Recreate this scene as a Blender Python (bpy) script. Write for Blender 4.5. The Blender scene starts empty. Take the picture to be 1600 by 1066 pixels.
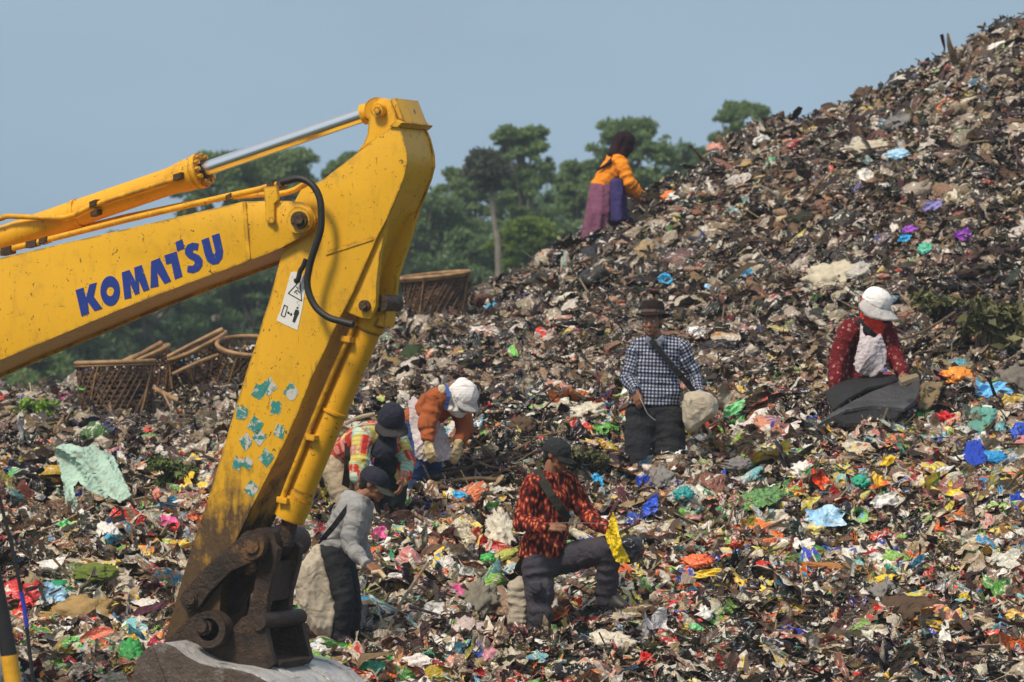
import bpy, bmesh, math, random
import numpy as np
from mathutils import Vector, Matrix, noise, Quaternion, geometry
random.seed(7); RNG = np.random.default_rng(11)
R = math.radians
SC = bpy.context.scene
COL = SC.collection

# ------------------------------------------------------------------ camera
CAMZ = 3.6
FPX = 150.0 / 36.0 * 1600.0
cam_d = bpy.data.cameras.new('camera'); cam = bpy.data.objects.new('camera', cam_d); COL.objects.link(cam)
cam.location = (0, 0, CAMZ); cam.rotation_euler = (R(90), 0, 0)
cam_d.lens = 150; cam_d.sensor_width = 36; cam_d.clip_start = 0.5; cam_d.clip_end = 5000
cam_d.dof.use_dof = True; cam_d.dof.focus_distance = 28.0; cam_d.dof.aperture_fstop = 5.2
SC.camera = cam
# ------------------------------------------------------------------ sky, sun, exposure
SUN_AZ, SUN_EL = -38.0, 52.0      # degrees; azimuth measured from behind the camera towards its left
world = bpy.data.worlds.new('World'); SC.world = world; world.use_nodes = True
nt = world.node_tree; nt.nodes.clear()
sky = nt.nodes.new('ShaderNodeTexSky'); sky.sky_type = 'NISHITA'; sky.sun_disc = False
sky.sun_elevation = R(SUN_EL); sky.air_density = 1.4; sky.dust_density = 3.0; sky.ozone_density = 2.0
_sd = Vector((math.sin(R(SUN_AZ)) * math.cos(R(SUN_EL)), -math.cos(R(SUN_AZ)) * math.cos(R(SUN_EL)), math.sin(R(SUN_EL))))
sky.sun_rotation = math.atan2(_sd.x, _sd.y)
gain = nt.nodes.new('ShaderNodeMix'); gain.data_type = 'RGBA'; gain.blend_type = 'MULTIPLY'; gain.inputs[0].default_value = 1.0
gain.inputs[7].default_value = (0.9, 0.95, 1.0, 1)
veil = nt.nodes.new('ShaderNodeMix'); veil.data_type = 'RGBA'; veil.inputs[0].default_value = 0.80   # even grey-blue overcast over the clear sky
veil.inputs[7].default_value = (3.15, 4.65, 6.3, 1)
bg = nt.nodes.new('ShaderNodeBackground'); bg.inputs['Strength'].default_value = 0.10
wo = nt.nodes.new('ShaderNodeOutputWorld')
# the blue-grey bank hangs low over the horizon; higher up the cloud is thinner and neutral
tc = nt.nodes.new('ShaderNodeTexCoord'); sp = nt.nodes.new('ShaderNodeSeparateXYZ'); mr = nt.nodes.new('ShaderNodeMapRange'); mr.interpolation_type = 'SMOOTHSTEP'
mr.inputs[1].default_value = .12; mr.inputs[2].default_value = .95; up = nt.nodes.new('ShaderNodeMix'); up.data_type = 'RGBA'; up.inputs[6].default_value = (3.45, 5.05, 6.75, 1); up.inputs[7].default_value = (5.0, 4.9, 4.7, 1)
nt.links.new(tc.outputs['Generated'], sp.inputs[0]); nt.links.new(sp.outputs[2], mr.inputs[0]); nt.links.new(mr.outputs[0], up.inputs[0]); nt.links.new(up.outputs[2], veil.inputs[7])
cn = nt.nodes.new('ShaderNodeTexNoise'); cm = nt.nodes.new('ShaderNodeMapping'); cm.inputs['Scale'].default_value = (5, 5, 17); cn.inputs['Scale'].default_value = 1.0; cn.inputs['Detail'].default_value = 5; nt.links.new(tc.outputs['Generated'], cm.inputs[0]); nt.links.new(cm.outputs[0], cn.inputs['Vector'])
cr_ = nt.nodes.new('ShaderNodeMapRange'); cr_.inputs[1].default_value = .3; cr_.inputs[2].default_value = .7; cr_.inputs[3].default_value = .90; cr_.inputs[4].default_value = 1.08; nt.links.new(cn.outputs[0], cr_.inputs[0]); nt.links.new(cr_.outputs[0], bg.inputs['Strength']) if 0 else None
vm = nt.nodes.new('ShaderNodeVectorMath'); vm.operation = 'SCALE'; nt.links.new(up.outputs[2], vm.inputs[0]); nt.links.new(cr_.outputs[0], vm.inputs['Scale']); nt.links.new(vm.outputs[0], veil.inputs[7])      # faint mottled cloud
nt.links.new(sky.outputs[0], gain.inputs[6]); nt.links.new(gain.outputs[2], veil.inputs[6])
nt.links.new(veil.outputs[2], bg.inputs['Color']); nt.links.new(bg.outputs[0], wo.inputs['Surface'])
sun_d = bpy.data.lights.new('sun', 'SUN'); sun_d.energy = 3.7; sun_d.angle = R(13); sun_d.color = (1.0, 0.88, 0.72)
sun = bpy.data.objects.new('sun', sun_d); COL.objects.link(sun); sun.location = (-10, -10, 30)
sun.rotation_euler = _sd.to_track_quat('Z', 'Y').to_euler()
SC.view_settings.view_transform = 'Standard'; SC.view_settings.look = 'None'
SC.view_settings.exposure = 0.10; SC.view_settings.gamma = 1.0

# ------------------------------------------------------------------ helpers
def P(px, py, Y):
    return Vector(((px - 800) / FPX * Y, Y, CAMZ + (533 - py) / FPX * Y))
BASE = {}
def link(o): COL.objects.link(o); return o
def thing(name, loc, label, cat, group=None):
    o = bpy.data.objects.new(name, None); link(o); o.location = loc; o.empty_display_size = 0.2
    o['label'] = label; o['category'] = cat
    if group: o['group'] = group
    BASE[o.name] = Vector(loc); return o
def tag(o, label=None, cat=None, group=None, kind=None):
    if label: o['label'] = label
    if cat: o['category'] = cat
    if group: o['group'] = group
    if kind: o['kind'] = kind
    return o
def place(name, me, mats, parent=None, smooth=False, origin=None):
    """me is in world coordinates; it becomes one object (a part if parent is given)"""
    me.name = name
    if not isinstance(mats, (list, tuple)): mats = [mats]
    if len(me.materials) == 0:
        for m in mats: me.materials.append(m)
    o = bpy.data.objects.new(name, me); link(o)
    if parent is not None: b = BASE[parent.name]; o.parent = parent
    elif origin is not None: b = Vector(origin); o.location = b
    elif len(me.vertices):
        c = np.empty(len(me.vertices) * 3, np.float32); me.vertices.foreach_get('co', c); c = c.reshape(-1, 3)
        b = Vector(((float(c[:, 0].min()) + float(c[:, 0].max())) / 2, (float(c[:, 1].min()) + float(c[:, 1].max())) / 2, float(c[:, 2].min()))); o.location = b
    else: b = Vector((0, 0, 0))
    me.transform(Matrix.Translation(-b)); BASE[o.name] = b
    if smooth: me.polygons.foreach_set('use_smooth', [True] * len(me.polygons))
    return o
def bm_mesh(bm):
    me = bpy.data.meshes.new('m'); bm.to_mesh(me); bm.free(); return me

# ---- node shorthand
class NT:
    def __init__(s, name):
        s.m = bpy.data.materials.new(name); s.m.use_nodes = True; s.t = s.m.node_tree
        s.b = s.t.nodes['Principled BSDF']; s.o = s.t.nodes['Material Output']
    def n(s, typ, ins=None, **kw):
        q = s.t.nodes.new('ShaderNode' + typ)
        for k, v in kw.items(): setattr(q, k, v)
        for k, v in (ins or {}).items():
            if isinstance(v, bpy.types.NodeSocket): s.t.links.new(v, q.inputs[k])
            else: q.inputs[k].default_value = v
        return q
    def obj(s): return s.n('TexCoord').outputs['Object']
    def noise(s, vec, scale, detail=4, rough=.55, dist=0):
        return s.n('TexNoise', {'Vector': vec, 'Scale': scale, 'Detail': detail, 'Roughness': rough, 'Distortion': dist}).outputs[0]
    def ramp(s, f, a, b):      # smooth 0..1 between a and b
        return s.n('MapRange', {0: f, 1: a, 2: b, 3: 0.0, 4: 1.0}, clamp=True).outputs[0]
    def mix(s, f, a, b, mode='MIX'):
        return s.n('Mix', {0: f, 6: a, 7: b}, data_type='RGBA', blend_type=mode).outputs[2]
    def math(s, op, a, b=0.0): return s.n('Math', {0: a, 1: b}, operation=op).outputs[0]
    def attr(s, name): return s.n('Attribute', attribute_name=name)
    def bump(s, h, strength=.3, dist=.01):
        q = s.n('Bump', {'Height': h, 'Strength': strength, 'Distance': dist}); s.t.links.new(q.outputs[0], s.b.inputs['Normal']); return q
    def set(s, **kw):
        for k, v in kw.items():
            k = {'base': 'Base Color', 'rough': 'Roughness', 'metal': 'Metallic', 'spec': 'Specular IOR Level', 'coat': 'Coat Weight', 'sheen': 'Sheen Weight', 'alpha': 'Alpha'}[k]
            if isinstance(v, bpy.types.NodeSocket): s.t.links.new(v, s.b.inputs[k])
            else: s.b.inputs[k].default_value = v
        return s
def c4(c): return (c[0], c[1], c[2], 1)
_M = {}
def mat_plain(name, c, rough=.7, metal=0., var=.25, scale=12, bump=.15, spec=.4):
    if name in _M: return _M[name]
    k = NT(name); v = k.obj(); f = k.noise(v, scale, 5, .6)
    d = tuple(x * (1 - var) for x in c); e = tuple(min(1, x * (1 + var)) for x in c)
    k.set(base=k.mix(k.ramp(f, .3, .7), c4(d), c4(e)), rough=rough, metal=metal, spec=spec); k.bump(f, bump, .01)
    _M[name] = k.m; return k.m
def mat_cloth(name, c, dirt=.3, rough=.9, scale=9, dirtc=(.10, .07, .045)):
    if name in _M: return _M[name]
    k = NT(name); v = k.obj(); f = k.noise(v, scale, 6, .65); g = k.noise(v, 160, 2, .5); w = k.noise(v, 3, 3, .5)
    a = k.mix(k.ramp(w, .3, .7), c4(tuple(x * .8 for x in c)), c4(tuple(min(1, x * 1.15) for x in c)))
    k.set(base=k.mix(k.math('MULTIPLY', k.ramp(f, .5, .75), dirt), a, c4(dirtc)), rough=rough, spec=.25)
    cz = k.math('ABSOLUTE', k.math('SUBTRACT', k.noise(v, 7, 2, .5, .6), .5)); cz2 = k.math('ABSOLUTE', k.math('SUBTRACT', k.noise(v, 18, 2, .5, .3), .5))
    k.bump(k.math('ADD', k.math('ADD', k.math('MULTIPLY', cz, 2.0), k.math('MULTIPLY', cz2, .45)), k.math('MULTIPLY', g, .04)), .62, .035)
    _M[name] = k.m; return k.m
def mat_film(name, c, c2=None, amt=.5, rough=.35, scale=14, trans=.0):
    if name in _M: return _M[name]
    k = NT(name); v = k.obj(); f = k.noise(v, scale, 3, .5, 1.0); g = k.noise(v, 35, 6, .7)
    b = c4(c)
    if c2: b = k.mix(k.ramp(f, 1 - amt - .02, 1 - amt + .02), b, c4(c2))
    b = k.mix(k.math('MULTIPLY', k.ramp(g, .52, .7), .35), b, (.09, .065, .045, 1))
    k.set(base=b, rough=rough, spec=.5); cz = k.math('ABSOLUTE', k.math('SUBTRACT', k.noise(v, 12, 2, .5, .8), .5)); k.bump(cz, .7, .05)
    if trans: k.b.inputs['Transmission Weight'].default_value = trans
    _M[name] = k.m; return k.m

# ------------------------------------------------------------------ terrain
CTRL = {0: [(1066, 28.6), (960, 30), (860, 31.5), (780, 33), (700, 36.5), (652, 43.5)],
 200: [(1066, 28.4), (960, 29.8), (860, 31.3), (780, 33), (715, 36.5), (655, 43)],
 400: [(1066, 28.4), (950, 30), (850, 31.5), (770, 33.2), (690, 36.5), (622, 42.5), (605, 45.5)],
 600: [(1066, 28.5), (950, 30), (850, 31.6), (790, 33), (700, 35.3), (600, 39.5), (514, 46.5)],
 800: [(1066, 28.6), (960, 30.3), (880, 31.8), (790, 33.2), (690, 35.3), (560, 40), (437, 47)],
 1000: [(1066, 28.7), (960, 30.3), (860, 31.6), (760, 33.4), (690, 34.8), (520, 40.5), (342, 47)],
 1200: [(1066, 28.8), (960, 30.2), (860, 31.7), (760, 33.6), (660, 35.7), (480, 40.5), (232, 47)],
 1400: [(1066, 28.8), (960, 30.2), (860, 31.7), (760, 33.4), (640, 36), (440, 40.5), (147, 47)],
 1600: [(1066, 28.8), (960, 30.2), (860, 31.7), (760, 33.2), (620, 36), (400, 40.5), (76, 46.5)],
 1800: [(1066, 28.8), (860, 31.7), (620, 36), (370, 40.5), (20, 46.5)],
 -250: [(1066, 28.6), (860, 31.5), (700, 36.5), (655, 43.5)]}
pts = []
for cx, lst in CTRL.items():
    for py, Y in lst:
        p = P(cx, py, Y); pts.append((p.x, p.y, p.z))
    p = P(cx, lst[-1][0], lst[-1][1]); pts.append((p.x * 1.05, 55, p.z - .7)); pts.append((p.x * 1.1, 68, max(0, p.z - 3)))
for x in (-14, -7, 0, 7, 14):
    pts += [(x, 26.5, .78), (x, 24, .3), (x, 20, 0.), (x, 14, 0.), (x, 75, 0)]
for x in (-16, 18):
    pts += [(x, 30, 1.0 if x > 0 else .6), (x, 38, 3 if x > 0 else 1.0), (x, 46, 5.0 if x > 0 else 1.4), (x, 60, 1.0)]
pts = np.array(pts)
def _U(r2): return np.where(r2 > 1e-9, r2 * np.log(np.maximum(r2, 1e-9)), 0)
_n = len(pts); K = _U(((pts[:, None, :2] - pts[None, :, :2]) ** 2).sum(-1)) + np.eye(_n) * .25
Pm = np.c_[np.ones(_n), pts[:, :2]]
A = np.block([[K, Pm], [Pm.T, np.zeros((3, 3))]])
W = np.linalg.solve(A, np.r_[pts[:, 2], 0, 0, 0])
GX = np.arange(-16, 18.01, .08); GY = np.arange(14, 76, .08)
XX, YY = np.meshgrid(GX, GY)
Q = np.c_[XX.ravel(), YY.ravel()]; Zt = np.empty(len(Q))
for s in range(0, len(Q), 20000):
    q = Q[s:s + 20000]; Zt[s:s + 20000] = _U(((q[:, None] - pts[None, :, :2]) ** 2).sum(-1)) @ W[:_n] + W[_n] + q @ W[_n + 1:]
ZZ = Zt.reshape(XX.shape)
def vnoise(X, Y, sc, seed):      # value noise on arrays
    r = np.random.default_rng(seed); G = r.random((256, 256))
    u = X / sc + 100; v = Y / sc + 100; i = np.floor(u).astype(int); j = np.floor(v).astype(int); fu = u - i; fv = v - j
    fu = fu * fu * (3 - 2 * fu); fv = fv * fv * (3 - 2 * fv)
    g = lambda a, b: G[a % 256, b % 256]
    return (g(i, j) * (1 - fu) * (1 - fv) + g(i + 1, j) * fu * (1 - fv) + g(i, j + 1) * (1 - fu) * fv + g(i + 1, j + 1) * fu * fv) - .5
fade = np.clip((YY - 25) / 3, 0, 1)
ZZ = ZZ + fade * (vnoise(XX, YY, 2.3, 1) * .34 + vnoise(XX, YY, .9, 2) * .30 + vnoise(XX, YY, .42, 3) * .20 + vnoise(XX, YY, .17, 4) * .07)
ZZ = np.maximum(ZZ, -.03)
for px_, py_, Y_, hw, back in ((1022, 705, 34.0, .34, .1), (1092, 676, 33.85, .2, .1), (855, 985, 30.3, .30, .1), (952, 925, 30.3, .26, .1), (812, 1000, 30.3, .16, .1), (545, 1015, 29.5, .22, .1), (497, 1003, 29.45, .22, .1), (1350, 664, 34.9, .5, .0), (664, 768, 33.8, .28, .1), (545, 800, 33.0, .4, .1), (610, 806, 32.8, .2, .1), (938, 362, 47.2, .25, .1),
                            (179, 658, 41.7, .42, .3), (145, 815, 34.3, .42, .1), (225, 612, 42.6, .3, .3), (312, 600, 42.4, .40, .3), (388, 606, 42.0, .4, .3), (680, 500, 45.4, .42, .3)):
    # refuse is trodden down in front of each figure and basket
    xc = (px_ - 800) / FPX * YY; lim = CAMZ + (533 - py_) / FPX * YY - .09; wx = np.clip((hw + .35 - np.abs(XX - xc)) / .35, 0, 1); wy = np.clip((YY - (Y_ - 3.2)) / .8, 0, 1) * np.clip((Y_ + back + .35 - YY) / .35, 0, 1); wgt = wx * wx * (3 - 2 * wx) * wy
    ZZ = ZZ - np.maximum(ZZ - lim, 0) * wgt
edge = np.minimum.reduce([(XX + 16) / 2, (18 - XX) / 2, (YY - 14) / 2, (76 - YY) / 4]).clip(0, 1)
ZZ = np.maximum(ZZ, -.03) * edge - .05 * (1 - edge)
def hgt(x, y):
    u = (np.asarray(x, float) + 16) / .08; v = (np.asarray(y, float) - 14) / .08
    i = np.clip(np.floor(u).astype(int), 0, len(GX) - 2); j = np.clip(np.floor(v).astype(int), 0, len(GY) - 2); fu = u - i; fv = v - j
    return ZZ[j, i] * (1 - fu) * (1 - fv) + ZZ[j, i + 1] * fu * (1 - fv) + ZZ[j + 1, i] * (1 - fu) * fv + ZZ[j + 1, i + 1] * fu * fv
def hit(px, py, y0=27.0):
    """where the line of sight through a photo pixel meets the mound"""
    Y = np.arange(y0, 60, .03); x = (px - 800) / FPX * Y; z = CAMZ + (533 - py) / FPX * Y
    k = np.nonzero(z <= hgt(x, Y))[0]
    Yh = Y[k[0]] if len(k) else 47.0
    return P(px, py, float(Yh))
def grid_mesh(X, Y, Z):
    ny, nx = X.shape; v = np.c_[X.ravel(), Y.ravel(), Z.ravel()].astype(np.float32)
    i = np.arange(ny * nx).reshape(ny, nx); f = np.c_[i[:-1, :-1].ravel(), i[:-1, 1:].ravel(), i[1:, 1:].ravel(), i[1:, :-1].ravel()]
    return np_mesh(v, f)
def np_mesh(v, f):
    me = bpy.data.meshes.new('m'); me.vertices.add(len(v)); me.vertices.foreach_set('co', np.ascontiguousarray(v, np.float32).ravel())
    k = f.shape[1]; me.loops.add(f.size); me.loops.foreach_set('vertex_index', f.ravel().astype(np.int32))
    me.polygons.add(len(f)); me.polygons.foreach_set('loop_start', np.arange(0, f.size, k, dtype=np.int32)); me.polygons.foreach_set('loop_total', np.full(len(f), k, np.int32))
    me.update(calc_edges=True); return me
k = NT('rotten_soil'); v = k.obj(); f = k.noise(v, 3, 8, .65); g = k.noise(v, 22, 6, .7)
b = k.mix(k.ramp(f, .35, .65), (.020, .014, .010, 1), (.060, .042, .028, 1)); b = k.mix(k.ramp(g, .55, .7), b, (.11, .085, .06, 1))
k.set(base=b, rough=.95, spec=.2); k.bump(g, .9, .05); M_SOIL = k.m
tag(place('refuse_mound', grid_mesh(XX, YY, ZZ), M_SOIL, smooth=True, origin=(0, 0, 0)), kind='structure')
k = NT('dirt_ground'); v = k.obj(); f = k.noise(v, .3, 8, .6); g = k.noise(v, 6, 6, .7)
k.set(base=k.mix(k.ramp(f, .35, .65), (.07, .055, .035, 1), (.05, .075, .025, 1)), rough=.95); k.bump(g, .6, .05); M_DIRT = k.m
bm = bmesh.new(); bmesh.ops.create_grid(bm, x_segments=40, y_segments=40, size=2500)
tag(place('ground', bm_mesh(bm), M_DIRT, origin=(0, 0, 0)), kind='structure')
# ------------------------------------------------------------------ loose refuse (nobody could count it): crumpled pieces in bulk
def sheet_t(n, seed, crease=4, amp=.5, curl=1.0):
    r = np.random.default_rng(seed); g = np.linspace(-1, 1, n); X, Y = np.meshgrid(g, g); X = X.ravel(); Y = Y.ravel(); k = r.uniform(.3, 1)
    x = X * (1 - k * (1 - np.sqrt(1 - Y * Y / 2))) * .5; y = Y * (1 - k * (1 - np.sqrt(1 - X * X / 2))) * .5; u, v = (X + 1) / 2, (Y + 1) / 2     # between square and disc
    y *= r.uniform(.45, .95); x += r.normal(0, .16 / n, X.size); y += r.normal(0, .16 / n, X.size); rim = 1 + .13 * np.sin(np.arctan2(Y, X) * r.integers(3, 7) + r.random() * 6) * np.hypot(X, Y); x *= rim; y *= rim; z = np.zeros_like(x)
    for i in range(crease):
        a = r.random() * math.pi; o = r.uniform(-.35, .35); d = x * math.cos(a) + y * math.sin(a) - o
        z += r.uniform(-.5, .8) * amp * np.abs(d); s = r.uniform(.6, .95); m = d > 0; x[m] -= (1 - s) * d[m] * math.cos(a); y[m] -= (1 - s) * d[m] * math.sin(a)
    o = r.random(3) * 50
    for i in range(len(x)):
        q = Vector((x[i] * 4 + o[0], y[i] * 4 + o[1], o[2])); z[i] += .13 * (1 - 3 * abs(noise.noise(q))) + .05 * noise.noise(q * 2.7)
    z -= curl * r.uniform(.2, 1.1) * (x * x + y * y) * r.choice([1, 1, 1, -1])      # draped or cupped
    if r.random() < .5:                                        # folded over on itself
        a = r.random() * 6.28; o1 = r.uniform(-.05, .2); d = x * math.cos(a) + y * math.sin(a) - o1; m = d > 0; t = d[m] / .12; z[m] += .12 * (1 - np.cos(np.minimum(t, 3.0))) ; dx = np.where(t < 3, .12 * np.sin(np.minimum(t, 3)) - d[m], -(d[m] - .36) - d[m]); x[m] += dx * math.cos(a); y[m] += dx * math.sin(a)
    z -= z.mean(); i = np.arange(n * n).reshape(n, n); f = np.c_[i[:-1, :-1].ravel(), i[:-1, 1:].ravel(), i[1:, 1:].ravel(), i[1:, :-1].ravel()]
    return np.c_[x, y, z], f, np.c_[u, v]
def lump_t(seed, sub=2, amp=.35):
    bm = bmesh.new(); bmesh.ops.create_icosphere(bm, subdivisions=sub, radius=.5); r = random.Random(seed); o = Vector((r.random() * 50, r.random() * 50, r.random() * 50))
    for w in bm.verts:
        q = w.co * 2.2 + o; d = 1 + amp * (1 - 2 * abs(noise.noise(q * 1.6))) * .6 + amp * noise.noise(q * 3.3); w.co *= d; w.co.z *= .62
    v = np.array([w.co[:] for w in bm.verts]); f = np.array([[w.index for w in p.verts] for p in bm.faces]); bm.free()
    return v, f, np.c_[np.arctan2(v[:, 1], v[:, 0]) / 3.14, v[:, 2] + .5]
def strip_t(seed, n=8):
    r = np.random.default_rng(seed); t = np.linspace(-.5, .5, n); a = np.cumsum(r.normal(0, .5, n)); x = np.cumsum(np.cos(a)) / n; y = np.cumsum(np.sin(a)) / n; z = np.cumsum(r.normal(0, .35, n)) / n
    w = .055 * (1 + r.normal(0, .25, n)); tw = np.cumsum(r.normal(0, .4, n))
    c = np.c_[x, y, z]; c -= c.mean(0); s = np.c_[-np.sin(a) * np.cos(tw), np.cos(a) * np.cos(tw), np.sin(tw)] * w[:, None]
    V = np.concatenate([c - s, c + s]); i = np.arange(n - 1); f = np.c_[i, i + 1, i + 1 + n, i + n]
    return V, f, np.c_[np.r_[t, t] + .5, np.r_[np.zeros(n), np.ones(n)]]
def stick_t(seed, n=5, k=4):
    r = np.random.default_rng(seed); x = np.linspace(-.5, .5, k); c = np.c_[x, r.normal(0, .03, k), r.normal(0, .03, k)]; V = []; f = []
    for j in range(k):
        ra = .018 * (1.2 - .4 * j / k)
        for i in range(n): V.append(c[j] + ra * np.array([0, math.cos(6.283 * i / n), math.sin(6.283 * i / n)]))
    for j in range(k - 1):
        for i in range(n): f.append([j * n + i, j * n + (i + 1) % n, (j + 1) * n + (i + 1) % n, (j + 1) * n + i])
    V = np.array(V); return V, np.array(f), np.c_[V[:, 0] + .5, V[:, 1]]
def box_t(seed):
    r = np.random.default_rng(seed); V = []
    for z in (-.12, .12):
        for y in (-.3, .3):
            for x in (-.5, .5): V.append((x + r.normal(0, .05), y + r.normal(0, .05), z + r.normal(0, .04)))
    f = [[0, 1, 3, 2], [4, 6, 7, 5], [0, 4, 5, 1], [2, 3, 7, 6], [0, 2, 6, 4], [1, 5, 7, 3]]
    V = np.array(V); return V, np.array(f), V[:, :2] + .5
T_SHEET = [sheet_t(9, 100 + i, 5, .55) for i in range(34)]; T_CHIP = [sheet_t(4, 200 + i, 2, .7) for i in range(20)]
T_FLAT = [sheet_t(5, 250 + i, 2, .35) for i in range(12)]
T_LUMP = [lump_t(300 + i) for i in range(16)]; T_BIG = [lump_t(350 + i, 3, .45) for i in range(10)]; T_STRIP = [strip_t(400 + i) for i in range(14)]; T_STICK = [stick_t(500 + i) for i in range(6)]; T_BOX = [box_t(600 + i) for i in range(8)]
def rotmats(n, tilt, nrm, rng):
    """random spin about the surface normal, then a random tilt"""
    a = rng.normal(0, .75, n) + (rng.random(n) < .5) * 3.1416; ca, sa = np.cos(a), np.sin(a); Z = nrm + rng.normal(0, 1, (n, 3)) * tilt; Z /= np.linalg.norm(Z, axis=1)[:, None]
    X = np.c_[ca, sa, np.zeros(n)]; X -= (X * Z).sum(1)[:, None] * Z; X /= np.linalg.norm(X, axis=1)[:, None] + 1e-9; Yv = np.cross(Z, X)
    return np.stack([X, Yv, Z], axis=2)
class Bulk:
    def __init__(s): s.v = []; s.f4 = []; s.f3 = []; s.c1 = []; s.c2 = []; s.q = []; s.n = 0
    def add(s, temps, pos, nrm, size, asp, tilt, c1, c2, rng):
        N = len(pos); which = rng.integers(0, len(temps), N); M = rotmats(N, tilt, nrm, rng); M = M * (size[:, None] * asp)[:, None, :]; seed = rng.random(N)
        for t, (V, Fc, UV) in enumerate(temps):
            k = np.nonzero(which == t)[0]
            if not len(k): continue
            W = np.einsum('kij,vj->kvi', M[k], V) + pos[k][:, None]; nv = len(V)
            fa = (Fc[None] + (s.n + np.arange(len(k)) * nv)[:, None, None]).reshape(-1, Fc.shape[1])
            (s.f4 if Fc.shape[1] == 4 else s.f3).append(fa); s.n += len(k) * nv
            s.v.append(W.reshape(-1, 3)); s.c1.append(np.repeat(c1[k], nv, 0)); s.c2.append(np.repeat(c2[k], nv, 0))
            q = np.empty((len(k), nv, 3)); q[:, :, :2] = UV[None]; q[:, :, 2] = seed[k][:, None] * 40; s.q.append(q.reshape(-1, 3))
    def build(s, name, mat, label):
        v = np.concatenate(s.v).astype(np.float32); me = bpy.data.meshes.new(name); me.vertices.add(len(v)); me.vertices.foreach_set('co', v.ravel())
        f4 = np.concatenate(s.f4) if s.f4 else np.zeros((0, 4), int); f3 = np.concatenate(s.f3) if s.f3 else np.zeros((0, 3), int)
        lp = np.r_[f4.ravel(), f3.ravel()].astype(np.int32); me.loops.add(len(lp)); me.loops.foreach_set('vertex_index', lp)
        tot = np.r_[np.full(len(f4), 4), np.full(len(f3), 3)].astype(np.int32); me.polygons.add(len(tot))
        me.polygons.foreach_set('loop_start', np.r_[0, np.cumsum(tot)[:-1]].astype(np.int32)); me.polygons.foreach_set('loop_total', tot); me.update(calc_edges=True)
        for nm, arr in (('tint', s.c1), ('print', s.c2)):
            a = me.attributes.new(nm, 'FLOAT_COLOR', 'POINT'); c = np.concatenate(arr); a.data.foreach_set('color', np.c_[c, np.ones(len(c))].astype(np.float32).ravel())
        a = me.attributes.new('spot', 'FLOAT_VECTOR', 'POINT'); a.data.foreach_set('vector', np.concatenate(s.q).astype(np.float32).ravel())
        me.materials.append(mat); o = bpy.data.objects.new(name, me); link(o); tag(o, label=label, cat='litter', kind='stuff'); return o
def refuse_mat(name, rough, prints, dirt):
    k = NT(name); t = k.attr('tint').outputs['Color']; p2 = k.attr('print').outputs['Color']; s = k.attr('spot').outputs['Vector']; v = k.obj()
    f = k.noise(s, 2.4, 2, .5, .6); b = k.mix(k.ramp(f, .54, .56), t, p2) if prints else t
    if prints:
        f2 = k.noise(s, 5.5, 1, .5, .3); b = k.mix(k.ramp(f2, .61, .63), b, (.66, .62, .54, 1))
    g = k.noise(v, 30, 6, .7); b = k.mix(k.math('MULTIPLY', k.ramp(g, .42, .68), dirt), b, (.085, .052, .032, 1))
    k.set(base=b, rough=rough, spec=.45); cz = k.math('ABSOLUTE', k.math('SUBTRACT', k.noise(v, 11, 2, .5, .8), .5)); cz2 = k.math('ABSOLUTE', k.math('SUBTRACT', k.noise(v, 26, 1, .5, .4), .5))
    k.bump(k.math('ADD', k.math('MULTIPLY', cz, 1.6), k.math('MULTIPLY', cz2, .3)), .7, .05); return k.m
M_PLAS = refuse_mat('plastic_film', .38, True, .42); M_ROT = refuse_mat('rotten_matter', .85, False, .6); M_TWIG = refuse_mat('twig_bark', .8, False, .5)
WH = [(.60, .54, .44), (.48, .40, .30), (.42, .33, .24), (.50, .42, .30), (.78, .76, .72), (.44, .38, .29), (.80, .79, .76), (.54, .47, .33), (.58, .52, .40), (.66, .63, .56)]
TAN = [(.28, .175, .105), (.20, .115, .070), (.34, .235, .145), (.15, .085, .055), (.24, .17, .115), (.38, .27, .165), (.11, .068, .046), (.22, .10, .07)]
DK = [(.012, .009, .008), (.022, .015, .012), (.045, .029, .021), (.009, .008, .010), (.065, .042, .029)]
CLR = [(.62, .03, .02), (.66, .04, .03), (.78, .15, .02), (.80, .22, .04), (.80, .50, .03), (.82, .58, .06), (.72, .62, .10), (.10, .40, .06), (.25, .48, .08), (.03, .30, .15), (.05, .32, .60), (.03, .07, .42), (.68, .27, .18), (.16, .42, .45), (.38, .02, .02), (.45, .20, .04), (.60, .22, .22), (.30, .22, .12)]
def pick(lst, n, rng, j=.12):
    a = np.array(lst)[rng.integers(0, len(lst), n)]; return np.clip(a * (1 + rng.normal(0, j, (n, 1))) + rng.normal(0, .01, (n, 3)), .006, .9)
def zones(x, y):
    """fresh = newly tipped, colourful; dark = churned wet soil"""
    px = x / y * FPX + 800; z = hgt(x, y); py = 533 - (z - CAMZ) / y * FPX
    fresh = np.clip((37.5 - y) / 3.0, .0, 1) * (1 + 1.5 * vnoise(x, y, 1.4, 31) + 1.2 * vnoise(x, y, .5, 37))
    dark = np.clip(1.5 - np.abs(y - 29.3) / 1.4, 0, 1) * np.clip((x - .9) / 1.2, 0, 1) * (.8 + 1.2 * vnoise(x, y, .8, 41)) + np.clip(vnoise(x, y, 1.6, 33) * 3.4 - .25, 0, .9) + np.clip(vnoise(x, y, .6, 35) * 3.2 - .3, 0, .8)
    dark += .45 * np.clip(1 - np.abs(y - 34.2) / 1.2, 0, 1) * np.clip((-2.2 - x) / .8, 0, 1)
    return np.clip(fresh, 0, 1), np.clip(dark, 0, 1)
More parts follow.
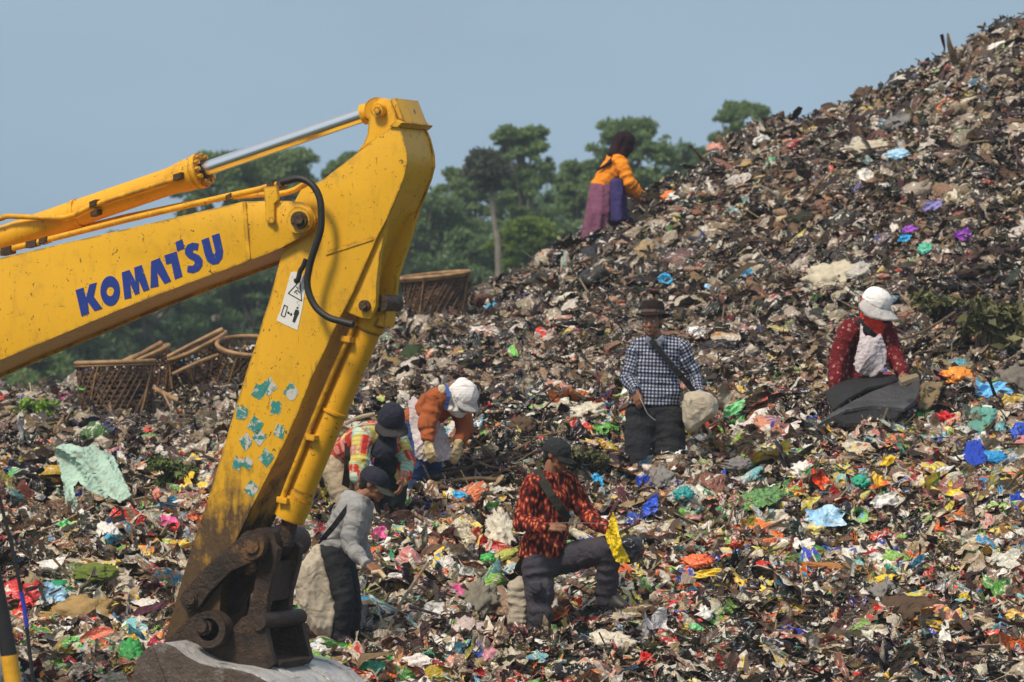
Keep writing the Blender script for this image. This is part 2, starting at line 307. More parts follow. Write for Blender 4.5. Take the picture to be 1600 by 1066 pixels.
def scatter(n, rng, ymin=27.6, ymax=48.5):
    u = rng.random(n); Y = ymin + (ymax - ymin) * u ** 1.12; X = rng.uniform(-.148, .148, n) * Y
    # a little beyond the frame on both sides, so that a step aside still sees refuse
    z = hgt(X, Y); e = .05; nx = -(hgt(X + e, Y) - hgt(X - e, Y)) / (2 * e); ny = -(hgt(X, Y + e) - hgt(X, Y - e)) / (2 * e)
    N = np.c_[nx, ny, np.ones(n)]; N /= np.linalg.norm(N, axis=1)[:, None]; return X, Y, z, N
def fill(B, temps, n, s0, s1, tilt, lift, mode, rng, flat=None, sp=.5, ymin=27.6, ymax=48.5):
    X, Y, z, N = scatter(n, rng, ymin, ymax); fr, dk = zones(X, Y)
    size = s0 + (s1 - s0) * rng.random(n) ** (3.0 if mode == 'rot' else 2.0)
    size *= 1 + .12 * np.clip((Y - 36) / 8, 0, 1)
    c = pick(TAN, n, rng); r = rng.random(n)
    if mode == 'plastic':
        pc = (.07 + .30 * fr) * (1 - .7 * dk); pw = (.30 + .16 * fr) * (1 - .7 * dk); pt = .34 * (1 - .35 * dk)
        m = r < pc; c[m] = pick(CLR, m.sum(), rng, .2); m2 = (r >= pc) & (r < pc + pw); c[m2] = pick(WH, m2.sum(), rng)
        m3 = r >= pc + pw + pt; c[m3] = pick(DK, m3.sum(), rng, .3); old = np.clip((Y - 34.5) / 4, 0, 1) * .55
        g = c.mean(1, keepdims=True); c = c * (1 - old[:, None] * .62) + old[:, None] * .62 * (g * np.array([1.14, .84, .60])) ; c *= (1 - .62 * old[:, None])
        c2 = c.copy(); q = (rng.random(n) < .25 + .5 * fr) & ~m3; c2[q] = pick(CLR + WH, q.sum(), rng, .2)
    else:
        m = r < .55 + .35 * dk; c[m] = pick(DK, m.sum(), rng, .3); c2 = c
    asp = np.c_[rng.uniform(.7, 1.5, n), rng.uniform(.5, 1.1, n), rng.uniform(.5, 1.1, n)]
    pos = np.c_[X, Y, z] + N * (rng.uniform(-.02, lift, n))[:, None]
    B.add(temps, pos, N, size, asp, tilt, c, c2, rng)
SKIP=0
rg = np.random.default_rng(5)
B = Bulk()
fill(B, T_LUMP, 8000, .07, .24, .4, .03, 'rot', rg); fill(B, T_BIG, 2200, .12, .27, .3, .02, 'rot', rg); fill(B, T_SHEET, 11000, .10, .30, .45, .05, 'rot', rg); fill(B, T_CHIP, 20000, .04, .11, .7, .06, 'rot', rg)
fill(B, T_STRIP, 19000, .14, .62, .45, .10, 'rot', rg)
B.build('rotting_refuse', M_ROT, 'dark brown rotting refuse and shredded scraps packed over the slope')
B = Bulk()
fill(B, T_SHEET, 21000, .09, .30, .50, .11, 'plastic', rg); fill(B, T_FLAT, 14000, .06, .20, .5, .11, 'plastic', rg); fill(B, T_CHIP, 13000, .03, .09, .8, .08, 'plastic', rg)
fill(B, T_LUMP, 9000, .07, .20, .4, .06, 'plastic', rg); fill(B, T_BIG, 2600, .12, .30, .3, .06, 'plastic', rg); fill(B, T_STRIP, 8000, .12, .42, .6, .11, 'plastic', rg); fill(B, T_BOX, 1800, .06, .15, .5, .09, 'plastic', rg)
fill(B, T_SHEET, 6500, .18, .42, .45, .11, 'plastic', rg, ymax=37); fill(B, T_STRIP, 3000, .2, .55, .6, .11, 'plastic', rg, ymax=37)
B.build('plastic_litter', M_PLAS, 'crumpled plastic bags, wrappers and scraps strewn thickly over the whole slope')
B = Bulk(); n = 5200; X, Y, z, N = scatter(n, rg); c = pick([(.24, .17, .10), (.12, .085, .055), (.33, .26, .16), (.06, .045, .035)], n, rg)
B.add(T_STICK, np.c_[X, Y, z] + N * .06, N, rg.uniform(.15, .6, n), np.c_[np.ones(n), rg.uniform(.4, 1.1, n), rg.uniform(.4, 1.1, n)], .35, c, c, rg)
B.build('loose_twigs', M_TWIG, 'thin brown twigs and bamboo splints lying loose among the rubbish')
# ------------------------------------------------------------------ geometry helpers
def tube_bm(bm, pts, rad, n=8, caps=True, sub=0):
    pts = [Vector(p) for p in pts]; rad = list(rad) if isinstance(rad, (list, tuple)) else [rad] * len(pts)
    if sub:
        P2, R2 = [], []
        for i in range(len(pts) - 1):
            a, b, c, d = pts[max(i - 1, 0)], pts[i], pts[i + 1], pts[min(i + 2, len(pts) - 1)]
            for s in range(sub):
                t = s / sub; P2.append(.5 * ((2 * b) + (c - a) * t + (2 * a - 5 * b + 4 * c - d) * t * t + (-a + 3 * b - 3 * c + d) * t ** 3)); R2.append(rad[i] * (1 - t) + rad[i + 1] * t)
        P2.append(pts[-1]); R2.append(rad[-1]); pts, rad = P2, R2
    rings = []; up = None
    for i, p in enumerate(pts):
        t = (pts[min(i + 1, len(pts) - 1)] - pts[max(i - 1, 0)]).normalized()
        if up is None: up = Vector((0, 0, 1)) if abs(t.z) < .9 else Vector((1, 0, 0))
        s = t.cross(up).normalized(); up = s.cross(t).normalized()
        rings.append([bm.verts.new(p + (s * math.cos(6.28318 * k / n) + up * math.sin(6.28318 * k / n)) * rad[i]) for k in range(n)])
    for a, b in zip(rings, rings[1:]):
        for k in range(n): bm.faces.new((a[k], a[(k + 1) % n], b[(k + 1) % n], b[k]))
    if caps: bm.faces.new(rings[0][::-1]); bm.faces.new(rings[-1])
    return rings
def tube(name, pts, rad, mat, parent=None, n=10, sub=0, smooth=True):
    bm = bmesh.new(); tube_bm(bm, pts, rad, n, True, sub); bmesh.ops.recalc_face_normals(bm, faces=bm.faces)
    o = place(name, bm_mesh(bm), mat, parent, smooth)
    if smooth: sharp(o)
    return o
def sharp(o, ang=38):
    me = o.data
    bm = bmesh.new(); bm.from_mesh(me)
    for e in bm.edges:
        if len(e.link_faces) == 2 and e.calc_face_angle(0) > R(ang): e.smooth = False
    bm.to_mesh(me); bm.free()
# ------------------------------------------------------------------ trees beyond the mound
def leaf_mat(name, a, b):
    k = NT(name); v = k.obj(); t = k.attr('tint').outputs['Fac']; f = k.noise(v, .8, 4, .6)
    k.set(base=k.mix(k.math('ADD', k.math('MULTIPLY', t, .6), k.math('MULTIPLY', f, .4)), c4(a), c4(b)), rough=.6, spec=.3)
    tr = k.n('BsdfTranslucent', {'Color': c4(tuple(min(1, x * 1.3) for x in b))}); ms = k.n('MixShader', {0: .3}); k.t.links.new(k.b.outputs[0], ms.inputs[1]); k.t.links.new(tr.outputs[0], ms.inputs[2]); k.t.links.new(ms.outputs[0], k.o.inputs[0]); return k.m
M_LF = [leaf_mat('leaf_mid_green', (.06, .12, .045), (.22, .31, .11)), leaf_mat('leaf_dark_green', (.045, .095, .045), (.15, .23, .09)), leaf_mat('leaf_yellow_green', (.07, .13, .02), (.20, .28, .05)), leaf_mat('leaf_grey', (.05, .06, .045), (.10, .115, .085))]  # greens kept pale and dull: part of the distance haze is in the colour
M_BARK = mat_plain('pale_bark', (.20, .18, .14), .9, var=.35, scale=4)
def leaves(centres, radii, count, lsize, rng, droop=.3):
    """leaf-sized quads in ragged clumps"""
    C = np.array(centres); Rr = np.array(radii); w = Rr ** 2.2; k = rng.choice(len(C), count, p=w / w.sum())
    d = rng.normal(0, 1, (count, 3)); d /= np.linalg.norm(d, axis=1)[:, None]; rr = rng.random(count) ** .45
    p = C[k] + d * (rr * Rr[k])[:, None] * np.array([1.35, 1.35, .68]); p[:, 2] -= droop * Rr[k] * (d[:, 0] ** 2 + d[:, 1] ** 2) * rr
    a = rng.normal(0, 1, (count, 3)); a[:, 2] -= droop; a /= np.linalg.norm(a, axis=1)[:, None]; b = np.cross(a, rng.normal(0, 1, (count, 3))); b /= np.linalg.norm(b, axis=1)[:, None] + 1e-9
    L = lsize * rng.uniform(.6, 1.4, count); Wd = L * rng.uniform(.25, .5, count)
    a = a * L[:, None]; b = b * Wd[:, None]; V = np.stack([p - a * .5, p + b * .5, p + a * .5, p - b * .5], 1).reshape(-1, 3)
    me = np_mesh(V, np.arange(count * 4).reshape(-1, 4)); at = me.attributes.new('tint', 'FLOAT', 'POINT'); at.data.foreach_set('value', np.repeat(rng.random(count), 4).astype(np.float32)); return me
def tree(px, top, Y, wpx, hpx, kind, label, seed, n=9000, trunk=True, name='broadleaf_tree', lsz=.30, clumps=150, group='trees beyond the mound'):
    rng = np.random.default_rng(seed); rn = random.Random(seed); s = Y / FPX
    base = Vector(((px - 800) * s, Y, 0)); ztop = CAMZ + (533 - top) * s; W = wpx * s / 2; H = hpx * s; zc = ztop - H / 2
    root = thing(name, base, label, 'tree', group)
    bm = bmesh.new(); lean = rn.uniform(-.4, .4); zs = ztop - H * .15
    tube_bm(bm, [base, base + Vector((lean * .3, 0, zs * .4)), base + Vector((lean, .2, zs * .75)), base + Vector((lean * 1.3, .2, zs))], [.22, .17, .11, .04], 8, True, 4)
    cs, rs = [], []
    for i in range(clumps):
        th = rn.random() * 6.283; h = rn.random(); r = math.sqrt(rn.random()) * (1 - .55 * abs(h * 1.7 - .75) ** 1.6)
        c = Vector((base.x + lean + W * r * math.cos(th), base.y + W * .8 * r * math.sin(th), ztop - H + H * h)); rad = (.06 + .20 * rn.random() ** 1.6) * min(W, H) * .9
        c.z = min(c.z, ztop - rad * .6); cs.append(c[:]); rs.append(rad)
        if i % 7 == 0:
            s0 = base + Vector((lean, .1, max(.3, min(c.z - .3 * W, zs) * rn.uniform(.7, .95)))); m = s0.lerp(c, .5) + Vector((0, 0, -.1 * W)); tube_bm(bm, [s0, m, c], [.07, .045, .015], 5, True, 2)
    for i in range(int(clumps * .0)):     # sprays that break the outline
        th = rn.random() * 6.283; q = rn.uniform(.75, 1.0); cs.append((base.x + lean + W * q * math.cos(th), base.y + W * .6 * math.sin(th), zc + H * .5 * rn.uniform(-.6, 1.0))); rs.append(rn.uniform(.05, .11) * min(W, H))
    place('trunk', bm_mesh(bm), M_BARK, root, True); place('crown', leaves(cs, rs, n, lsz, rng), M_LF[kind], root)
    return root
TR = [  # px, top, Y, width px, height px, kind, label
 (820, 196, 112, 130, 170, 0, 'tall airy green tree rising highest left of the woman in orange'),
 (735, 262, 118, 110, 130, 0, 'green tree between the excavator arm and the dead palm-like trunk'),
 (905, 250, 116, 110, 150, 0, 'green tree crown just left of the woman in orange'),
 (1010, 184, 108, 150, 150, 0, 'broad feathery green tree right behind the woman in orange'),
 (1085, 225, 122, 100, 130, 1, 'green tree filling the dip between the feathery tree and the lone round crown'),
 (1170, 158, 108, 104, 120, 0, 'small round-crowned tree standing apart on the right, half hidden by the mound'),
 (330, 236, 110, 170, 190, 0, 'loose green tree seen just under the chrome cylinder rod'),
 (455, 232, 116, 170, 160, 0, 'green tree behind the cylinder rod and the boom tip'),
 (550, 238, 118, 110, 150, 0, 'green tree top peeping out between rod and excavator arm'),
 (250, 360, 104, 200, 240, 1, 'dark drooping tree below the boom, above the tipped baskets'),
 (395, 400, 106, 200, 210, 1, 'dark tree in the angle between boom and arm'),
 (90, 440, 102, 190, 220, 1, 'dark tree under the left end of the boom'),
 (640, 300, 110, 190, 180, 1, 'dark green tree right behind the back of the excavator arm'),
 (760, 350, 100, 190, 170, 1, 'dark bushy tree around the foot of the dead trunk'),
 (960, 320, 104, 220, 150, 1, 'dark tree low behind the skirt of the woman in orange'),
 (845, 340, 96, 120, 90, 2, 'low yellow-green bushy tree left of the purple skirt'),
 (20, 545, 92, 170, 150, 0, 'bright green bush at the far left behind the mound'),
]
for i, (px, top, Y, w, h, kd, lab) in enumerate(TR):
    tree(px, top, Y, w, h, kd, lab, 40 + i, n=int(9000 + w * h * .55), lsz=.135)
# far wood: one mass nobody could count
rng = np.random.default_rng(77); cs, rs = [], []
for i in range(420):
    Y = rng.uniform(124, 150); px = rng.uniform(-250, 1300); t = np.interp(px, [-250, 0, 250, 450, 600, 760, 900, 1050, 1300], [480, 470, 400, 300, 300, 310, 280, 260, 280]); py = rng.uniform(t, 700)
    p = P(px, py, Y); cs.append((p.x, p.y, max(.5, p.z))); rs.append(rng.uniform(.7, 1.5))
tag(place('far_wood', leaves(cs, rs, 190000, .26, rng), M_LF[1]), label='dark green wood standing as one mass behind the nearer trees', cat='wood', kind='stuff')
# dead trunk with a shaggy grey head
s = 100 / FPX; b = Vector((-25 * s, 94, 0)); r0 = thing('dead_tree', b, 'pale bare leaning trunk with a shaggy grey-brown tuft on top', 'tree')
bm = bmesh.new(); tube_bm(bm, [b, P(779, 420, 94), P(774, 360, 94), P(767, 300, 94), P(762, 262, 94)], [.10, .075, .06, .05, .04], 8, True, 3); place('trunk', bm_mesh(bm), M_BARK, r0, True)
q = P(760, 252, 94); place('crown', leaves([(q.x, q.y, q.z), (q.x - .15, q.y, q.z + .15), (q.x + .2, q.y, q.z - .15), (q.x + .05, q.y, q.z - .45)], [.42, .25, .3, .25], 3000, .14, rng, .6), M_LF[3], r0)

# the humid air itself: one closed box of thin, even haze round the camera and the whole scene
k = NT('humid_air'); k.t.nodes.remove(k.b); pv = k.n('VolumePrincipled', {'Color': (.78, .88, 1.0, 1), 'Density': .0009, 'Anisotropy': .2}); k.t.links.new(pv.outputs[0], k.o.inputs['Volume'])
bm = bmesh.new(); bmesh.ops.create_cube(bm, size=1.0, matrix=Matrix.Translation((0, 150, 19)) @ Matrix.Diagonal((700, 400, 40, 1))); o = place('haze', bm_mesh(bm), k.m, origin=(0, 150, -1)); tag(o, kind='stuff', label='thin pale blue haze in the air over the dump', cat='haze')
# ------------------------------------------------------------------ excavator (boom, arm and bucket reach into the picture)
AX = R(25); FW = Vector((math.cos(AX), -math.sin(AX), 0)); AW = Vector((math.sin(AX), math.cos(AX), 0))   # forward along the boom; AW points away from the camera
Q0 = P(560, 300, 25.0); CAMP = Vector((0, 0, CAMZ))
def PL(px, py, off=0.0):
    d = Vector(((px - 800) / FPX, 1, (533 - py) / FPX)); t = ((Q0 + AW * off - CAMP).dot(AW)) / d.dot(AW); return CAMP + d * t
def inset(poly, d):
    n = len(poly); out = []; ar = sum(poly[i][0] * poly[(i + 1) % n][1] - poly[(i + 1) % n][0] * poly[i][1] for i in range(n)); sg = 1 if ar > 0 else -1
    for i in range(n):
        a, b, c = Vector(poly[i - 1]), Vector(poly[i]), Vector(poly[(i + 1) % n]); e1 = (b - a).normalized(); e2 = (c - b).normalized()
        n1 = Vector((-e1.y, e1.x)) * sg; n2 = Vector((-e2.y, e2.x)) * sg; m = n1 + n2; m = m / max(.4, m.length_squared) * 2 if m.length > .1 else n1; m = m * (1 / 1.0) * .5 * (2 / max(m.length, .5)) ** 0
        out.append(tuple(b + m * d * (1.0 if m.length < 2 else 1)))
    return out
def prism_bm(bm, poly, o0, o1, ref=None, bev=0.0):
    ref = o0 if ref is None else ref; a = [bm.verts.new(PL(x, y, ref) + AW * (o0 - ref)) for x, y in poly]; b = [bm.verts.new(v.co + AW * (o1 - o0)) for v in a]
    n = len(a); tri = geometry.tessellate_polygon([[Vector((x, y, 0)) for x, y in poly]])
    for t in tri: bm.faces.new([a[q] for q in t]); bm.faces.new([b[q] for q in t[::-1]])
    for i in range(n): bm.faces.new((a[i], b[i], b[(i + 1) % n], a[(i + 1) % n]))
    if bev:
        es = [bm.edges.get((w[i], w[(i + 1) % n])) for w in (a, b) for i in range(n)]; bmesh.ops.bevel(bm, geom=[e for e in es if e], offset=bev, segments=2, affect='EDGES', profile=.6)
def cyl_bm(bm, p0, p1, r0, r1=None, n=24, bev=0):
    r1 = r0 if r1 is None else r1; tube_bm(bm, [p0, p1], [r0, r1], n)
def xcyl(bm, px, py, o0, o1, r, n=24):      # a pin or boss lying across the machine
    c = PL(px, py, o0); cyl_bm(bm, c, c + AW * (o1 - o0), r, r, n)
def fin(bm, name, mat, parent, smooth=True, split=False):
    if split:      # every loose piece becomes a part of its own
        seen = set(); bm.verts.ensure_lookup_table()
        for v0 in bm.verts:
            if v0 in seen: continue
            st = [v0]; seen.add(v0); isl = []
            while st:
                v = st.pop(); isl.append(v)
                for e in v.link_edges:
                    w = e.other_vert(v)
                    if w not in seen: seen.add(w); st.append(w)
            b2 = bmesh.new(); mp = {v: b2.verts.new(v.co) for v in isl}
            for f in {f for v in isl for f in v.link_faces}: b2.faces.new([mp[v] for v in f.verts])
            fin(b2, name, mat, parent, smooth)
        bm.free(); return
    bmesh.ops.recalc_face_normals(bm, faces=bm.faces); o = place(name, bm_mesh(bm), mat, parent, smooth)
    if smooth: sharp(o, 32)
    return o
EXB = P(-300, 700, 26.5); EXB.z = 0.0
EX = thing('excavator', EXB, 'yellow digger reaching in from the left with its scuffed arm and worn bucket', 'excavator')
def paint(name, base=(.80, .43, .012), mud=True):
    k = NT(name); v = k.obj(); sp = k.n('SeparateXYZ', {0: v}).outputs; z = sp[2]
    f = k.noise(v, 1.3, 5, .6); g = k.noise(v, 9, 8, .7); h = k.noise(v, 26, 6, .6, 1.5)
    mp = k.n('Mapping', {0: v, 3: (3, 3, .6)}).outputs[0]; st = k.noise(mp, 5, 6, .65)
    b = k.mix(k.ramp(f, .3, .7), c4(base), c4(tuple(x * y for x, y in zip(base, (.88, .86, .9)))))
    b = k.mix(k.math('MULTIPLY', k.ramp(st, .56, .74), .40), b, (.42, .20, .02, 1))
    b = k.mix(k.math('MULTIPLY', k.ramp(g, .54, .70), .22), b, (.24, .12, .03, 1))
    b = k.mix(k.math('MULTIPLY', k.ramp(h, .635, .66), .85), b, (.045, .022, .012, 1))
    sc = k.noise(k.n('Mapping', {0: v, 2: (.3, .6, .5), 3: (30, 30, 3.5)}).outputs[0], 1.6, 3, .6); b = k.mix(k.math('MULTIPLY', k.ramp(sc, .69, .705), .6), b, (.10, .045, .015, 1)); d2 = k.noise(v, 3.2, 9, .75); b = k.mix(k.math('MULTIPLY', k.ramp(d2, .56, .68), .45), b, (.30, .155, .035, 1))
    bv = k.n('Bevel', {'Radius': .022}, samples=4); ge = k.n('NewGeometry'); dt = k.n('VectorMath', {0: bv.outputs[0], 1: ge.outputs['Normal']}, operation='DOT_PRODUCT').outputs['Value']      # paint worn through along the plate edges
    ew = k.math('MULTIPLY', k.ramp(dt, .998, .95), k.ramp(k.noise(v, 7, 6, .7), .44, .56)); b = k.mix(k.math('MULTIPLY', ew, .85), b, (.075, .035, .016, 1))
    if mud:
        m = k.math('ADD', z, k.math('MULTIPLY', k.math('SUBTRACT', g, .5), 1.1)); m = k.math('ADD', m, k.math('MULTIPLY', k.math('SUBTRACT', st, .5), 1.0))
        b = k.mix(k.math('MULTIPLY', k.ramp(m, 2.90, 2.42), .96), b, k.mix(k.ramp(h, .4, .6), (.030, .018, .011, 1), (.075, .042, .022, 1)))
        rr = k.math('ADD', .42, k.math('MULTIPLY', k.ramp(m, 2.7, 2.4), .35)); k.set(rough=rr)
    else: k.set(rough=.42)
    k.set(base=b, spec=.45); k.bump(k.math('ADD', g, k.math('MULTIPLY', h, .5)), .12, .01); return k.m
M_YEL = paint('yellow_paint'); M_YEL2 = paint('cylinder_yellow_paint', (.80, .40, .008), False)
def grime(name, a, b, rough=.8, metal=0., sc=9, c=None, lo=.5, hi=.62):
    k = NT(name); v = k.obj(); f = k.noise(v, sc, 8, .7); g = k.noise(v, sc * 4, 6, .7)
    m = k.mix(k.ramp(f, .35, .65), c4(a), c4(b))
    if c: m = k.mix(k.ramp(k.noise(v, sc * .55, 7, .72), lo, hi), m, c4(c))
    k.set(base=m, rough=rough, metal=metal); k.bump(k.math('ADD', f, g), .7, .03); return k.m
M_MUD = grime('muddy_iron', (.018, .012, .008), (.075, .043, .025), .48, .25, c=(.20, .095, .03), lo=.57, hi=.68)
M_STEEL = grime('worn_bucket_steel', (.46, .45, .44), (.68, .67, .66), .42, .35, 5, c=(.15, .11, .08), lo=.6, hi=.7)
M_SIDE = grime('rusty_bucket_side', (.07, .045, .03), (.15, .12, .10), .75, .1, 7, c=(.24, .22, .20), lo=.56, hi=.66)
M_CHROME = NT('chrome').set(base=(.92, .93, .94, 1), metal=1.0, rough=.24).m
M_RUB = mat_plain('black_rubber', (.018, .017, .017), .55, var=.3, scale=20); M_BOLT = grime('oily_bolt', (.05, .03, .02), (.13, .08, .04), .5, .4)
# boom
bo = [(-900, 800), (-600, 600), (-250, 462), (15, 400), (218, 353), (380, 315), (451, 314), (470, 316), (485, 324), (493, 340), (490, 356), (479, 367), (470, 371), (436, 389), (412, 399), (390, 407), (261, 455), (192, 482), (0, 563), (-250, 676), (-500, 850), (-800, 1080)]
core = [(-895, 806), (-600, 606), (-250, 467), (15, 405), (218, 358), (380, 320), (436, 320), (431, 386), (412, 394), (390, 402), (261, 450), (192, 477), (0, 558), (-250, 671), (-498, 842), (-796, 1070)]
bm = bmesh.new(); prism_bm(bm, bo, -.05, -.032, bev=.003); prism_bm(bm, bo, .412, .43, ref=-.05, bev=.003); prism_bm(bm, core, -.0321, .4119, ref=-.05)
prism_bm(bm, [(379, 316), (384, 315), (391, 405), (386, 407)], -.058, -.0501)
BOOM = fin(bm, 'boom', M_YEL, EX)
bm = bmesh.new(); xcyl(bm, 466, 344, -.10, -.0503, .078); xcyl(bm, 466, 344, .4303, .47, .078); fin(bm, 'pivot_boss', M_YEL, EX, split=True)
bm = bmesh.new(); xcyl(bm, 466, 344, -.125, -.1, .052, 16); xcyl(bm, 466, 343, -.145, -.125, .030, 6); fin(bm, 'pivot_pin', M_BOLT, EX)
# lettering on the boom, traced at 6.4x
k = NT('blue_vinyl'); k.set(base=k.mix(k.ramp(k.noise(k.obj(), 30, 6, .7), .62, .68), (.012, .035, .24, 1), (.20, .18, .12, 1)), rough=.4); M_BLUE = k.m
def L(pl): return [(110 + x / 6.4, 350 + y / 6.4) for x, y in pl]
def ring(cx, cy, rx, ry, n=28, rot=0):
    return [(cx + rx * math.cos(t) * math.cos(rot) - ry * math.sin(t) * math.sin(rot), cy + rx * math.cos(t) * math.sin(rot) + ry * math.sin(t) * math.cos(rot)) for t in [6.28318 * i / n for i in range(n)]]
def holed(bm, outer, inner, o0, o1):
    A = [PL(x, y, o0) for x, y in outer]; Bq = [PL(x, y, o0) for x, y in inner]; n = len(A); va = [bm.verts.new(p) for p in A]; vb = [bm.verts.new(p) for p in Bq]; va2 = [bm.verts.new(p + AW * (o1 - o0)) for p in A]; vb2 = [bm.verts.new(p + AW * (o1 - o0)) for p in Bq]
    for i in range(n):
        j = (i + 1) % n; bm.faces.new((va[i], va[j], vb[j], vb[i])); bm.faces.new((va2[i], vb2[i], vb2[j], va2[j])); bm.faces.new((va[i], va2[i], va2[j], va[j])); bm.faces.new((vb[i], vb[j], vb2[j], vb2[i]))
bm = bmesh.new(); o0, o1 = -.0535, -.0502
for pl in ([(50, 662), (130, 636), (155, 740), (190, 604), (262, 586), (232, 728), (320, 846), (240, 872), (172, 778), (186, 896), (110, 922)],
           [(512, 486), (588, 458), (650, 574), (636, 436), (712, 410), (790, 655), (730, 676), (682, 566), (690, 692), (645, 710), (596, 592), (610, 738), (540, 754)],
           [(806, 374), (892, 340), (1006, 572), (940, 600), (866, 486), (882, 622), (800, 640)],
           [(938, 314), (1060, 276), (1120, 524), (1044, 554), (1010, 392), (956, 404)],
           [(1050, 182), (1118, 152), (1140, 246), (1066, 270)],
           [(1282, 196), (1272, 264), (1226, 258), (1222, 286), (1290, 316), (1320, 360), (1318, 420), (1280, 470), (1224, 492), (1166, 482), (1172, 414), (1222, 420), (1244, 396), (1236, 370), (1180, 342), (1146, 300), (1144, 250), (1170, 208), (1220, 186)],
           [(1308, 162), (1382, 134), (1420, 286), (1440, 308), (1450, 280), (1412, 116), (1488, 92), (1526, 270), (1518, 340), (1478, 396), (1420, 408), (1366, 372), (1344, 310)]):
    prism_bm(bm, L(pl), o0, o1)
holed(bm, L(ring(397, 670, 98, 150)), L(ring(397, 674, 38, 48)), o0, o1)
lt = fin(bm, 'lettering', M_BLUE, BOOM, False); lt['label'] = 'bold blue KOMATSU lettering on the side of the boom'
lt.parent = EX; lt.parent = BOOM
# arm
arm = [(620, 192), (629, 213), (635, 238), (636, 256), (631, 276), (624, 296), (615, 318), (605, 340), (590, 368), (575, 402), (560, 438), (545, 470), (530, 498), (508, 545), (485, 594), (467, 640), (450, 680), (432, 716), (414, 751), (397, 785), (380, 820), (364, 854), (352, 885), (345, 925), (343, 960), (340, 990), (326, 1004), (300, 1008), (268, 1006), (258, 998), (276, 935), (295, 869), (308, 830), (318, 801), (330, 765), (343, 722), (356, 678), (368, 637), (379, 602), (389, 569), (402, 530), (412, 495), (421, 468), (430, 436), (437, 408), (448, 378), (452, 345), (460, 315), (470, 297), (484, 289), (500, 284)]
acore = inset(arm, 5)
bm = bmesh.new(); prism_bm(bm, arm, 0, .018, bev=.003); prism_bm(bm, arm, .362, .38, ref=0, bev=.003); prism_bm(bm, acore, .0181, .3619, ref=0)
prism_bm(bm, [(508, 394), (582, 371), (583, 375), (509, 399)], -.006, -.0004)
ARM = fin(bm, 'arm', M_YEL, EX)
bm = bmesh.new()   # lugs for the arm cylinder and the cap between them
lug = [(556, 236), (566, 222), (571, 209), (573, 190), (575, 175), (579, 162), (587, 154), (597, 153), (606, 157), (613, 172), (621, 196), (600, 210), (580, 222)]
prism_bm(bm, lug, .045, .09, ref=.02, bev=.004); prism_bm(bm, lug, .27, .315, ref=.02, bev=.004)
prism_bm(bm, [(600, 157), (611, 155), (616, 168), (626, 192), (620, 197), (604, 208)], .091, .269, ref=-.01, bev=.004)
prism_bm(bm, [(604, 153), (612, 153), (627, 191), (619, 191)], .03, .33, ref=-.02, bev=.004)
prism_bm(bm, [(610, 198), (622, 187), (630, 192), (623, 199)], -.018, .398, ref=0, bev=.003); fin(bm, 'cylinder_lug', M_YEL, EX)
bm = bmesh.new(); xcyl(bm, 589, 172, -.0, .0449, .042); xcyl(bm, 589, 172, .3151, .35, .042); xcyl(bm, 588.5, 172, -.014, 0, .022, 6); fin(bm, 'lug_pin', M_YEL2, EX, split=True)
bm = bmesh.new()   # brackets holding the bucket cylinder
prism_bm(bm, [(606, 338), (594, 395), (588, 440), (587, 478), (578, 498), (564, 497), (545, 489), (536, 484), (560, 436), (588, 368)], .03, .075, bev=.004)
prism_bm(bm, [(652, 330), (634, 390), (620, 430), (616, 470), (606, 486), (590, 486), (584, 470), (596, 420), (625, 340)], .29, .335, bev=.004); fin(bm, 'cylinder_bracket', M_YEL, EX, split=True)
bm = bmesh.new(); xcyl(bm, 568, 478, .0, .03, .034, 18); xcyl(bm, 594, 474, .08, .289, .05); xcyl(bm, 568, 478, -.015, 0, .018, 6); fin(bm, 'bracket_pin', M_BOLT, EX)
# arm cylinder
D = lambda t, o=.19: PL(589 + (0 - 589) * t, 172 + (375 - 172) * t, o)
bm = bmesh.new(); cyl_bm(bm, D(1.75), D(.545), .082); cyl_bm(bm, D(.545), D(.505), .082, .098); cyl_bm(bm, D(.505), D(.478), .098); cyl_bm(bm, D(.8), D(.79), .089); AC = fin(bm, 'arm_cylinder', M_YEL2, EX)
bm = bmesh.new(); cyl_bm(bm, D(.477), D(.462), .108); ax = (D(0) - D(1)).normalized(); sx = ax.cross(Vector((0, 0, 1))).normalized(); sy = sx.cross(ax)
for i in range(12):
    c = D(.462) + (sx * math.cos(i * .5236) + sy * math.sin(i * .5236)) * .088; cyl_bm(bm, c, c + ax * .028, .015, .015, 6)
fin(bm, 'gland_flange', M_YEL2, EX)
bm = bmesh.new(); cyl_bm(bm, D(.461), D(.452), .058); fin(bm, 'gland_seal', M_RUB, EX)
bm = bmesh.new(); cyl_bm(bm, D(.47), D(.035), .045, n=40); fin(bm, 'piston_rod', M_CHROME, EX)
bm = bmesh.new(); cyl_bm(bm, D(.036), D(-.0), .062); cyl_bm(bm, D(0, .095), D(0, .265), .075); fin(bm, 'rod_end', M_YEL2, EX)
pp = lambda l, o: [PL(x, y, o) for x, y in l]
PIPES = tube('hydraulic_pipe', pp([(-160, 380), (-60, 352), (0, 342), (15, 338), (100, 340), (144, 322), (200, 303), (276, 279)], .08), .017, M_YEL2, EX, 10, 3)
tube('hydraulic_pipe', pp([(-260, 452), (-60, 408), (0, 393), (66, 377), (200, 343), (355, 307), (406, 296), (421, 291), (446, 286)], .03), .019, M_YEL2, EX, 10, 2)
tube('hydraulic_pipe', pp([(-260, 446), (0, 388), (200, 338), (355, 308), (430, 304), (462, 296), (480, 284)], .25), .017, M_YEL2, EX, 10, 2)
bm = bmesh.new()
